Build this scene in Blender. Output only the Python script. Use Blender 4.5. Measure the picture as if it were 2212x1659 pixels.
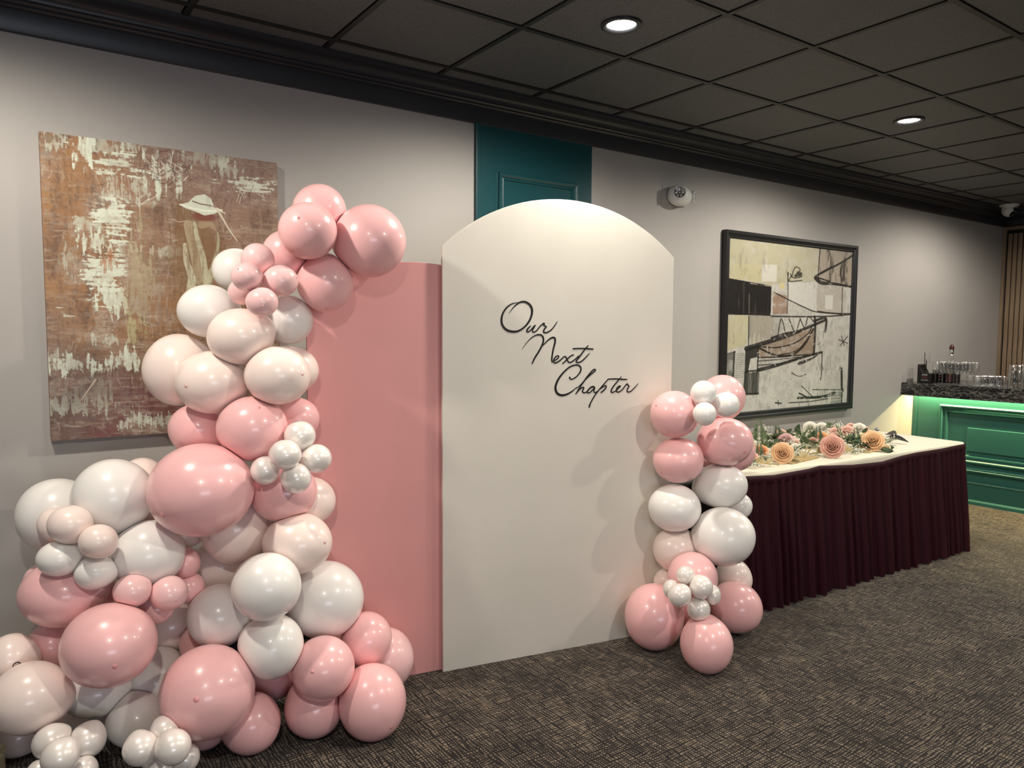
import bpy, math, random
import numpy as np
from mathutils import Vector, Matrix

for o in list(bpy.data.objects):
    bpy.data.objects.remove(o, do_unlink=True)
sc = bpy.context.scene
COL = sc.collection

# ------------------------------------------------------------------ camera
IW, IH, FPX = 2212, 1659, 1594.9
YAW, PITCH, ROLL, CAMH = 0.616287, -0.0720730, 0.00481786, 1.54
def cam_rows():
    f = np.array([math.sin(YAW)*math.cos(PITCH), math.cos(YAW)*math.cos(PITCH), math.sin(PITCH)])
    r = np.array([math.cos(YAW), -math.sin(YAW), 0.0]); u = np.cross(r, f)
    c, s = math.cos(ROLL), math.sin(ROLL)
    return np.array([c*r+s*u, -s*r+c*u, f])
CR = cam_rows()
CAM = np.array([0, 0, CAMH])
cd = bpy.data.cameras.new('camera'); cd.sensor_width = 36; cd.lens = 36*FPX/IW; cd.clip_start = 0.05
cam = bpy.data.objects.new('camera', cd); COL.objects.link(cam)
cam.matrix_world = Matrix(((CR[0][0], CR[1][0], -CR[2][0], 0), (CR[0][1], CR[1][1], -CR[2][1], 0),
                           (CR[0][2], CR[1][2], -CR[2][2], CAMH), (0, 0, 0, 1)))
sc.camera = cam
def ray(x, y):
    return np.array([(x-IW/2)/FPX, -(y-IH/2)/FPX, 1.0]) @ CR
def on_z(x, y, z):
    d = ray(x, y); return CAM + d*((z-CAMH)/d[2])
def on_y(x, y, Y):
    d = ray(x, y); return CAM + d*(Y/d[1])
def on_x(x, y, X):
    d = ray(x, y); return CAM + d*(X/d[0])
def on_plane(x, y, o, n):
    d = ray(x, y); return CAM + d*(((o-CAM) @ n)/(d @ n))

# ------------------------------------------------------------------ light
w = bpy.data.worlds.new('world'); sc.world = w; w.use_nodes = True
w.node_tree.nodes['Background'].inputs[0].default_value = (0.62, 0.72, 0.9, 1)
w.node_tree.nodes['Background'].inputs[1].default_value = 1.0
vs = sc.view_settings
vs.view_transform = 'Standard'; vs.look = 'None'; vs.exposure = 0.10; vs.gamma = 1.0; vs.use_curve_mapping = False
DOWNLIGHT_W, DAYLIGHT_W, LED_W = 94.0, 74.0, 84.0
WALL_Y, CEIL, WX0, WX1, WY0 = 3.52, CAMH+1.3106, -4.2, 9.02, -5.6
# daylight entering by the window in the wall behind the camera
dl = bpy.data.lights.new('window_rear_offscreen', 'AREA'); dl.shape = 'RECTANGLE'; dl.size = 2.9; dl.size_y = 1.5
dl.energy = DAYLIGHT_W; dl.color = (0.80, 0.88, 1.0)
dlo = bpy.data.objects.new('window_rear_offscreen', dl); COL.objects.link(dlo)
dlo.location = (-0.6, WY0-0.02, 1.55); dlo.rotation_euler = (math.radians(90), 0, 0)

# ------------------------------------------------------------------ material helpers
def lin(c):
    c = [x/255 for x in c[:3]]
    return tuple([(x/12.92 if x <= .04045 else ((x+.055)/1.055)**2.4) for x in c])+(1,)
class NT:
    def __init__(s, name):
        s.m = bpy.data.materials.new(name); s.m.use_nodes = True; s.t = s.m.node_tree; s.n = s.t.nodes
        s.b = s.n['Principled BSDF']
    def new(s, typ, **k):
        n = s.n.new(typ)
        for a, v in k.items(): setattr(n, a, v)
        return n
    def link(s, a, b): s.t.links.new(a, b)
    def math(s, op, a, b=None, c=None, clamp=False):
        n = s.new('ShaderNodeMath', operation=op); n.use_clamp = clamp
        for i, v in enumerate((a, b, c)):
            if v is None: continue
            if isinstance(v, (int, float)): n.inputs[i].default_value = v
            else: s.link(v, n.inputs[i])
        return n.outputs[0]
    def coord(s, kind='Object'):
        return s.new('ShaderNodeTexCoord').outputs[kind]
    def mapping(s, vec, scale=(1, 1, 1), rot=(0, 0, 0), loc=(0, 0, 0)):
        n = s.new('ShaderNodeMapping'); s.link(vec, n.inputs[0])
        n.inputs[1].default_value = loc; n.inputs[2].default_value = rot; n.inputs[3].default_value = scale
        return n.outputs[0]
    def noise(s, vec, scale=5, detail=2, rough=.5, dist=0.0):
        n = s.new('ShaderNodeTexNoise'); s.link(vec, n.inputs['Vector'])
        n.inputs['Scale'].default_value = scale; n.inputs['Detail'].default_value = detail
        n.inputs['Roughness'].default_value = rough; n.inputs['Distortion'].default_value = dist
        return n.outputs['Fac']
    def ramp(s, fac, stops):
        n = s.new('ShaderNodeValToRGB'); e = n.color_ramp.elements
        while len(e) > 1: e.remove(e[-1])
        e[0].position, e[0].color = stops[0]
        for p, c in stops[1:]:
            k = e.new(p); k.color = c
        s.link(fac, n.inputs[0]); return n.outputs[0]
    def mix(s, fac, a, b):
        n = s.new('ShaderNodeMix', data_type='RGBA')
        if isinstance(fac, (int, float)): n.inputs[0].default_value = fac
        else: s.link(fac, n.inputs[0])
        for i, v in ((6, a), (7, b)):
            if isinstance(v, tuple): n.inputs[i].default_value = v
            else: s.link(v, n.inputs[i])
        return n.outputs[2]
    def bump(s, h, strength=.3, dist=.002):
        n = s.new('ShaderNodeBump'); n.inputs['Strength'].default_value = strength; n.inputs['Distance'].default_value = dist
        s.link(h, n.inputs['Height']); s.link(n.outputs[0], s.b.inputs['Normal'])
    def set(s, **k):
        for a, v in k.items():
            a = {'rough': 'Roughness', 'metal': 'Metallic', 'spec': 'Specular IOR Level', 'coat': 'Coat Weight',
                 'coatr': 'Coat Roughness', 'sheen': 'Sheen Weight', 'trans': 'Transmission Weight', 'ior': 'IOR',
                 'sss': 'Subsurface Weight', 'sssr': 'Subsurface Scale', 'alpha': 'Alpha'}.get(a, a)
            s.b.inputs[a].default_value = v
        return s
    def color(s, c):
        if isinstance(c, tuple): s.b.inputs['Base Color'].default_value = c
        else: s.link(c, s.b.inputs['Base Color'])
        return s
def plain(name, c, rough=.5, var=.06, scale=8, bump=0, **k):
    t = NT(name); co = t.coord(); l = lin(c)
    d = tuple(x*(1-var) for x in l[:3])+(1,); u = tuple(min(1, x*(1+var)) for x in l[:3])+(1,)
    f = t.noise(co, scale, 3)
    t.color(t.ramp(f, [(.3, d), (.7, u)])); t.set(rough=rough, **k)
    if bump: t.bump(t.noise(co, scale*12, 3), bump, .002)
    return t.m

M = {}
M['wall'] = plain('painted_wall', (167, 163, 159), .62, .03, 1.6, .06)
M['trim'] = plain('black_trim_paint', (45, 46, 51), .38, .05, 3)
M['teal'] = plain('teal_paint', (20, 66, 72), .33, .04, 3)
M['bargreen'] = plain('bar_green_paint', (42, 94, 86), .36, .04, 3)
M['grid'] = plain('ceiling_grid_metal', (34, 33, 32), .5)
M['white_plastic'] = plain('white_plastic', (214, 214, 210), .35, .02)
M['black_plastic'] = plain('black_plastic', (16, 16, 18), .3, .1)
M['chrome'] = plain('chrome', (210, 210, 210), .12, .02, metal=1.0)
M['boardwhite'] = plain('white_board_paint', (216, 211, 201), .5, .02, 4, .12)
M['boardpink'] = plain('pink_board_paint', (222, 158, 156), .5, .02, 4, .08)
M['vinyl'] = plain('black_vinyl', (22, 21, 22), .4, .1)
M['frameblack'] = plain('black_frame', (22, 22, 24), .35, .1)
M['canvas_edge'] = plain('canvas_edge', (140, 92, 60), .7, .2, 20)
M['cardboard'] = plain('beige_card', (150, 140, 112), .7)
M['cream_cloth'] = plain('cream_cloth', (238, 230, 208), .8, .03, 6, .2, sheen=.2)

def tile_mat():
    t = NT('acoustic_tile'); co = t.coord()
    v = t.new('ShaderNodeTexVoronoi'); t.link(co, v.inputs['Vector']); v.inputs['Scale'].default_value = 95
    n = t.noise(co, 60, 4, .7)
    f = t.math('MULTIPLY', v.outputs['Distance'], n)
    c = t.ramp(f, [(.06, (.035, .035, .034, 1)), (.15, (.120, .124, .128, 1))])
    t.color(c).set(rough=.62); t.bump(f, .6, .003); return t.m
M['tile'] = tile_mat()

def carpet_mat():
    t = NT('crosshatch_carpet'); co = t.coord()
    sx = t.new('ShaderNodeSeparateXYZ'); t.link(co, sx.inputs[0]); X, Y = sx.outputs[0], sx.outputs[1]
    def hatch(along, across, freq, seed):
        # hand drawn strokes: wobbling lines across one axis, broken and varied along the other
        cb = t.new('ShaderNodeCombineXYZ'); t.link(along, cb.inputs[0]); t.link(across, cb.inputs[1]); cb.inputs[2].default_value = seed
        wob = t.noise(t.mapping(cb.outputs[0], (9, 30, 1)), 1.0, 2)
        v = t.math('ADD', t.math('MULTIPLY', across, freq), t.math('MULTIPLY', wob, 2.6))
        tri = t.math('ABSOLUTE', t.math('SUBTRACT', t.math('FRACT', v), .5))
        streak = t.noise(t.mapping(cb.outputs[0], (14, freq*1.05, 1)), 1.0, 2, .6)
        patch = t.noise(t.mapping(cb.outputs[0], (3.5, 5, 1)), 1.0, 2)
        wdt = t.math('MULTIPLY_ADD', streak, .95, t.math('MULTIPLY_ADD', patch, .30, -.31))
        return t.math('MULTIPLY', t.math('SUBTRACT', wdt, tri), 9, clamp=True)
    a = hatch(X, Y, 88, 0.0); b = hatch(Y, X, 80, 7.3)
    line = t.math('MAXIMUM', a, b)
    n = t.noise(co, 3.0, 3); n2 = t.noise(co, 420, 2)
    base = t.mix(n, lin((138, 122, 104)), lin((154, 139, 117)))
    base = t.mix(t.math('MULTIPLY', n2, .45), base, lin((66, 56, 48)))
    t.color(t.mix(line, base, lin((24, 18, 17)))); t.set(rough=.95, spec=.1, sheen=.15)
    t.bump(t.math('SUBTRACT', n2, t.math('MULTIPLY', line, .8)), .5, .004); return t.m
M['carpet'] = carpet_mat()

def balloon_mat(name, c, rough=.16, pearl=0):
    t = NT(name); co = t.coord(); l = lin(c)
    f = t.noise(co, 3, 2)
    d = tuple(x*.96 for x in l[:3])+(1,)
    t.color(t.mix(f, d, l))
    if pearl:
        t.set(rough=.32, metal=.10, coat=1.0, coatr=.05, spec=.8, sheen=.2)
    else:
        t.set(rough=rough+.12, spec=.45, coat=.35, coatr=.06)
    return t.m
BAL = {'pink': (250, 194, 195), 'blush': (250, 204, 204), 'peach': (252, 233, 225), 'white': (246, 242, 238)}
BM = {k: balloon_mat('latex_'+k, v) for k, v in BAL.items()}
BM['pearl'] = balloon_mat('latex_pearl', (248, 240, 234), pearl=1)
M['tip'] = {k: plain('latex_tip_'+k, tuple(int(x*f) for x, f in zip(v, (.94, .84, .85))), .35) for k, v in {**BAL, 'pearl': (225, 212, 205)}.items()}

def velvet_mat():
    t = NT('burgundy_satin'); co = t.coord()
    n = t.noise(co, 260, 2)
    t.color(t.ramp(n, [(.3, lin((42, 6, 19))), (.7, lin((48, 8, 22)))]))
    t.set(rough=.6, spec=.18); return t.m
M['burgundy'] = velvet_mat()
def granite_mat():
    t = NT('black_granite'); co = t.coord()
    w_ = t.noise(t.mapping(co, (2, 2, 5)), 2.6, 5, .65, 2.2)
    n = t.noise(co, 9, 4, .6, 1.6)
    f = t.math('MULTIPLY', t.math('SUBTRACT', 1.0, t.math('MULTIPLY', t.math('ABSOLUTE', t.math('SUBTRACT', w_, .5)), 16, clamp=True)), n)
    t.color(t.ramp(f, [(.12, (.008, .008, .009, 1)), (.4, (.12, .115, .11, 1)), (.7, (.34, .33, .31, 1))])); t.set(rough=.22); return t.m
M['granite'] = granite_mat()
def wood_mat():
    t = NT('oak_slat'); co = t.coord()
    n = t.noise(t.mapping(co, (40, 40, 2.5)), 1.0, 4, .6, .6)
    t.color(t.ramp(n, [(.3, lin((112, 92, 72))), (.7, lin((150, 128, 104)))])); t.set(rough=.55); return t.m
M['wood'] = wood_mat()
def glass_mat():
    t = NT('clear_glass'); co = t.coord(); n = t.noise(co, 3, 1)
    t.color(t.mix(n, (.96, .98, .97, 1), (1, 1, 1, 1))); t.set(rough=.02, trans=1.0, ior=1.2, spec=.8); return t.m
M['glass'] = glass_mat()
def emit_mat(name, c, s):
    t = NT(name); t.color(c); t.b.inputs['Emission Color'].default_value = c; t.b.inputs['Emission Strength'].default_value = s; return t.m
M['lens'] = emit_mat('downlight_lens', (1, .93, .80, 1), 40)
M['led'] = emit_mat('led_strip', (1, .85, .46, 1), 18)
def vcol_mat(name, rough):
    t = NT(name); a = t.new('ShaderNodeAttribute', attribute_name='paint')
    co = t.coord(); n = t.noise(t.mapping(co, (60, 60, 25)), 1.0, 4, .65)
    t.color(t.mix(t.math('MULTIPLY', n, .08), a.outputs['Color'], (.12, .09, .07, 1))); t.set(rough=rough)
    t.bump(n, .35, .003); return t.m

# ------------------------------------------------------------------ mesh helpers
class MB:
    def __init__(s): s.v = []; s.f = []
    def add(s, vs_, fs): b = len(s.v); s.v += [tuple(map(float, v)) for v in vs_]; s.f += [tuple(b+i for i in f) for f in fs]; return s
    def box(s, x0, x1, y0, y1, z0, z1):
        return s.add([(x, y, z) for z in (z0, z1) for y in (y0, y1) for x in (x0, x1)],
                     [(0, 2, 3, 1), (4, 5, 7, 6), (0, 1, 5, 4), (2, 6, 7, 3), (0, 4, 6, 2), (1, 3, 7, 5)])
    def prism(s, pts, a, b):      # closed outline of 3D points, extruded by the vectors a -> b
        n = len(pts); P = [np.array(p)+np.array(a) for p in pts]+[np.array(p)+np.array(b) for p in pts]
        return s.add(P, [tuple(range(n-1, -1, -1)), tuple(range(n, 2*n))]+[(i, (i+1) % n, n+(i+1) % n, n+i) for i in range(n)])
    def lathe(s, prof, n=24, c=(0, 0, 0), cap=True):   # profile of (radius, height) about z
        b = []
        for r, z in prof: b += [(c[0]+r*math.cos(2*math.pi*i/n), c[1]+r*math.sin(2*math.pi*i/n), c[2]+z) for i in range(n)]
        f = [(k*n+i, k*n+(i+1) % n, (k+1)*n+(i+1) % n, (k+1)*n+i) for k in range(len(prof)-1) for i in range(n)]
        if cap: f += [tuple(range(n-1, -1, -1)), tuple((len(prof)-1)*n+i for i in range(n))]
        return s.add(b, f)
    def tube(s, pts, r, n=6):
        pts = [np.array(p, float) for p in pts]; m = len(pts); b = []
        for i, p in enumerate(pts):
            d = pts[min(i+1, m-1)]-pts[max(i-1, 0)]; d /= max(1e-9, np.linalg.norm(d))
            a = np.cross(d, (0, 0, 1) if abs(d[2]) < .9 else (1, 0, 0)); a /= np.linalg.norm(a); e = np.cross(d, a)
            rr = r[i] if hasattr(r, '__len__') else r
            b += [p+rr*(a*math.cos(2*math.pi*k/n)+e*math.sin(2*math.pi*k/n)) for k in range(n)]
        f = [(i*n+k, i*n+(k+1) % n, (i+1)*n+(k+1) % n, (i+1)*n+k) for i in range(m-1) for k in range(n)]
        return s.add(b, f+[tuple(range(n-1, -1, -1)), tuple((m-1)*n+k for k in range(n))])
    def frame(s, y0, y1, z0, z1, prof, put):
        # moulding frame: prof = [(inset, proud)], put(u, v, proud) -> 3D point
        k = len(prof); b = []
        for d, p in prof: b += [put(y0+d, z0+d, p), put(y1-d, z0+d, p), put(y1-d, z1-d, p), put(y0+d, z1-d, p)]
        return s.add(b, [(i*4+j, i*4+(j+1) % 4, (i+1)*4+(j+1) % 4, (i+1)*4+j) for i in range(k-1) for j in range(4)])
    def build(s, name, mat, parent=None, smooth=False, bevel=0, loc=None):
        me = bpy.data.meshes.new(name); me.from_pydata(s.v, [], s.f); me.validate()
        if smooth: me.polygons.foreach_set('use_smooth', [True]*len(me.polygons))
        me.materials.append(mat); o = bpy.data.objects.new(name, me); COL.objects.link(o)
        if bevel:
            bv = o.modifiers.new('bevel', 'BEVEL'); bv.width = bevel; bv.segments = 2; bv.limit_method = 'ANGLE'
        if loc is not None: o.location = loc
        if parent is not None: o.parent = parent
        return o
def tag(o, label=None, cat=None, group=None, kind=None):
    if label: o['label'] = label
    if cat: o['category'] = cat
    if group: o['group'] = group
    if kind: o['kind'] = kind
    return o
def empty(name, loc, label, cat, group=None, rz=0):
    o = bpy.data.objects.new(name, None); COL.objects.link(o); o.location = loc; o.rotation_euler = (0, 0, rz); o.empty_display_size = .05
    return tag(o, label, cat, group)
def struct(o): o['kind'] = 'structure'; return o
def copy_tree(o, loc, rz=0, parent=None):
    c = o.copy(); COL.objects.link(c)
    if parent is None: c.location = loc; c.rotation_euler = (0, 0, rz)
    else: c.parent = parent
    for ch in o.children: copy_tree(ch, None, 0, c)
    return c
def smooth_edges(o, deg=40):
    me = o.data; me.polygons.foreach_set('use_smooth', [True]*len(me.polygons))
    me.set_sharp_from_angle(angle=math.radians(deg))

# ------------------------------------------------------------------ room shell
struct(MB().box(WX0, WX1, WY0, WALL_Y, -.06, 0).build('floor', M['carpet']))
struct(MB().box(WX0-.1, WX1, WALL_Y, WALL_Y+.1, 0, CEIL+.1).build('wall_back', M['wall']))
struct(MB().box(WX1, WX1+.1, WY0, WALL_Y+.1, 0, CEIL+.1).build('wall_right', M['wall']))
struct(MB().box(WX0-.1, WX0, WY0-.1, WALL_Y, 0, CEIL+.1).build('wall_left', M['wall']))
# wall behind the camera, with the window opening
b = MB()
wx0, wx1, wz0, wz1 = -2.1, .9, .8, 2.3
b.box(WX0, wx0, WY0-.1, WY0, 0, CEIL+.1).box(wx1, WX1, WY0-.1, WY0, 0, CEIL+.1).box(wx0, wx1, WY0-.1, WY0, 0, wz0).box(wx0, wx1, WY0-.1, WY0, wz1, CEIL+.1)
struct(b.build('wall_front', M['wall']))
win = struct(MB().frame(wx0, wx1, wz0, wz1, [(0, -.02), (0, .03), (.06, .03), (.06, -.02)], lambda u, v, p: (u, WY0+p, v)).build('window_1', M['white_plastic']))
MB().box((wx0+wx1)/2-.03, (wx0+wx1)/2+.03, WY0-.02, WY0+.02, wz0+.05, wz1-.05).build('mullion', M['white_plastic'], win)
MB().box(wx0+.05, wx1-.05, WY0-.09, WY0-.08, wz0+.05, wz1-.05).build('pane', M['glass'], win)

# suspended ceiling: every tile a panel of its own between the grid bars
ceil = struct(MB().box(WX0, WX1, WY0, WALL_Y, CEIL+.03, CEIL+.1).build('ceiling', M['grid']))
T = .61; GX, GY = 1.9427, 2.6799
xs = [GX+T*i for i in range(-11, 13) if WX0 < GX+T*i < WX1]; ys = [GY+T*j for j in range(-14, 3) if WY0 < GY+T*j < WALL_Y]
xl = [WX0]+xs+[WX1]; yl = [WY0]+ys+[WALL_Y-.1]
g = MB()
for x in xs: g.box(x-.012, x+.012, WY0, WALL_Y-.1, CEIL-.001, CEIL+.03)
for y in ys: g.box(WX0, WX1, y-.0125, y+.0125, CEIL-.0015, CEIL+.03)
g.build('grid_bar', M['grid'], ceil)
DOWN = [(2.27+2.44*i, 2.405-2.44*j) for i in range(-1, 3) for j in range(2) if WX0 < 2.27+2.44*i < WX1]
tile_cache = {}
for i in range(len(xl)-1):
    for j in range(len(yl)-1):
        a, c = xl[i]+.010, xl[i+1]-.010; d, e = yl[j]+.010, yl[j+1]-.010
        key = (round(c-a, 3), round(e-d, 3))
        if key not in tile_cache:
            hx, hy = (c-a)/2, (e-d)/2; r = .008
            mb = MB(); mb.add([(-hx, -hy, .02), (hx, -hy, .02), (hx, hy, .02), (-hx, hy, .02), (-hx+r, -hy+r, .004), (hx-r, -hy+r, .004), (hx-r, hy-r, .004), (-hx+r, hy-r, .004)],
                              [(0, 1, 5, 4), (1, 2, 6, 5), (2, 3, 7, 6), (3, 0, 4, 7), (4, 5, 6, 7), (3, 2, 1, 0)])
            o = mb.build('ceiling_tile', M['tile'], ceil); tile_cache[key] = o.data
        else:
            o = bpy.data.objects.new('ceiling_tile', tile_cache[key]); COL.objects.link(o); o.parent = ceil
        o.location = ((a+c)/2, (d+e)/2, CEIL)

# crown moulding: profile of (distance from wall, height) swept along both walls
def crown_profile():
    z0 = CAMH+1.137
    P = [(0, z0), (.012, z0), (.016, z0+.006), (.016, CAMH+1.222)]
    P += [(.026, CAMH+1.226), (.032, CAMH+1.234), (.030, CAMH+1.240), (.036, CAMH+1.243), (.042, CAMH+1.250), (.040, CAMH+1.256)]
    for k in range(9):
        a = k/8*math.pi/2; P.append((.044+.052*(1-math.cos(a)), CAMH+1.258+.034*math.sin(a)))
    P += [(.104, CAMH+1.294), (.116, CAMH+1.298), (.118, CEIL+.02), (0, CEIL+.02)]
    return P
CP = crown_profile()
b = MB(); n = len(CP)
b.add([(WX0, WALL_Y-d, z) for d, z in CP]+[(WX1-d, WALL_Y-d, z) for d, z in CP]+[(WX1-d, WY0, z) for d, z in CP],
      [(k*n+i, k*n+(i+1) % n, (k+1)*n+(i+1) % n, (k+1)*n+i) for k in range(2) for i in range(n)])
o = struct(b.build('trim_1', M['trim'])); smooth_edges(o, 35)
struct(MB().box(WX0, 7.2, WALL_Y-.014, WALL_Y, 0, .13).build('baseboard_back', M['trim'], bevel=.004))

# teal pilaster panel on the wall
pz = CAMH+1.137
pl = struct(MB().box(2.235, 3.082, WALL_Y-.012, WALL_Y, .13, pz+.01).build('trim_2', M['teal'], bevel=.002))
PUT = lambda u, v, p: (u, WALL_Y-.012-p, v)
MB().box(2.228, 2.258, WALL_Y-.024, WALL_Y, .13, pz+.005).build('edge_bead', M['teal'], pl, bevel=.006)
mprof = [(0, 0), (.002, .012), (.008, .018), (.016, .019), (.024, .012), (.028, .006), (.034, .009), (.04, .008), (.044, 0)]
fx0, fx1, fz1 = 2.38, 2.965, CAMH+.893
o = MB().frame(fx0, fx1, 1.25, fz1, mprof, PUT).build('panel_moulding', M['teal'], pl); smooth_edges(o, 30)
o = MB().frame(fx0, fx1, .3, 1.12, mprof, PUT).build('panel_moulding', M['teal'], pl); smooth_edges(o, 30)

# oak slat panelling on the right wall
sl = struct(MB().box(WX1-.012, WX1, .6, WALL_Y-.001, 0, CAMH+1.14).build('trim_3', plain('slat_backing', (20, 18, 17), .8)))
ztop = CAMH+1.137
MB().box(WX1-.05, WX1-.012, WALL_Y-.03, WALL_Y, 0, ztop).build('frame_stile', M['wood'], sl, bevel=.003)
MB().box(WX1-.05, WX1-.012, .6, WALL_Y-.03, ztop-.035, ztop).build('frame_rail', M['wood'], sl, bevel=.003)
proto = MB().box(-.011, .011, -.0185, .0185, 0, ztop-.075); pm = None
for k in range(56):
    y = WALL_Y-.066-k*.049
    if pm is None: o = proto.build('slat', M['wood'], sl, bevel=.002); pm = o.data
    else: o = bpy.data.objects.new('slat', pm); COL.objects.link(o); o.parent = sl
    o.location = (WX1-.023, y, 0)

# ------------------------------------------------------------------ ceiling lamps
def downlight(i, x, y, label, off):
    sfx = '' if off is None else '_%s_offscreen' % off
    t = empty('recessed_downlight', (x, y, CEIL), label, 'ceiling light', 'recessed downlights in the black ceiling')
    b = MB(); b.lathe([(.088, .001), (.088, -.004), (.080, -.007), (.068, -.006), (.060, .0035), (.060, .004)], 32, cap=False)
    o = b.build('trim_ring', M['trim'], t, smooth=True)
    b = MB(); b.lathe([(.060, .0038), (.045, -.001), (.02, -.003), (.0005, -.0035)], 28, cap=False)
    b.build('lens'+sfx, M['lens'], t, smooth=True)
    l = bpy.data.lights.new('downlight_beam', 'SPOT'); l.energy = DOWNLIGHT_W; l.color = (1, .925, .81); l.spot_size = math.radians(170); l.spot_blend = .5
    l.shadow_soft_size = .05
    lo = bpy.data.objects.new('downlight_beam'+sfx, l); COL.objects.link(lo); lo.parent = t; lo.location = (0, 0, -.062)
for i, (x, y) in enumerate(DOWN):
    lab = 'glowing recessed round downlight set in a black ceiling tile'
    if abs(x-2.27) < .1 and abs(y-2.405) < .1: lab = 'glowing recessed downlight in the tile above the white arched board'
    if abs(x-4.71) < .1 and abs(y-2.405) < .1: lab = 'glowing recessed downlight in the tile above the flower table'
    row = '' if y > 2 else 'rear_'
    off = None if 'above the' in lab else row+['garland', 'lettering', 'flowers', 'bar'][round((x+.17)/2.44)]
    downlight(i, x, y, lab, off)

# ------------------------------------------------------------------ arched boards
def board(name, origin, ang, width, zs, ztop, thick, mat, label, back=1):
    # origin: bottom left corner of the front face; arch through shoulders (zs) and apex (ztop)
    t = np.array([math.cos(ang), math.sin(ang), 0]); n = np.array([-math.sin(ang), math.cos(ang), 0])
    hw = width/2; sag = ztop-zs; R = (hw*hw+sag*sag)/(2*sag); a0 = math.asin(hw/R)
    pts = [(0, 0), (width, 0)]+[(hw+R*math.sin(a), ztop-R+R*math.cos(a)) for a in np.linspace(a0, -a0, 49)]
    P = [np.array([s*1.0, 0, z]) for s, z in pts]
    b = MB().prism(P, (0, 0, 0), (0, thick, 0))
    o = b.build(name, mat, bevel=.0015); o.location = (origin[0], origin[1], 0); o.rotation_euler = (0, 0, ang)
    tag(o, label, 'backdrop board'); smooth_edges(o, 30)
    return o, t, n
AA = math.radians(-11.7); A0 = on_z(957, 1452, 0)
arch, AT, AN = board('arched_backdrop_board', A0, AA, 1.212, 1.905, 2.147, .018, M['boardwhite'],
                     'white arched backdrop board with black script reading Our Next Chapter')
PA = math.radians(-11.7); P0r = on_z(893, 1458, 0)
PT = np.array([math.cos(PA), math.sin(PA), 0]); PN = np.array([-math.sin(PA), math.cos(PA), 0])
apex = on_plane(897, 566, P0r, PN); sa = (apex-P0r) @ PT
pw = .92
pk, _, _ = board('arched_backdrop_board', P0r+PT*(sa-pw/2), PA, pw, 1.705, apex[2], .018, M['boardpink'],
                 'pink arched backdrop board standing behind the white lettered board')

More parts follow.
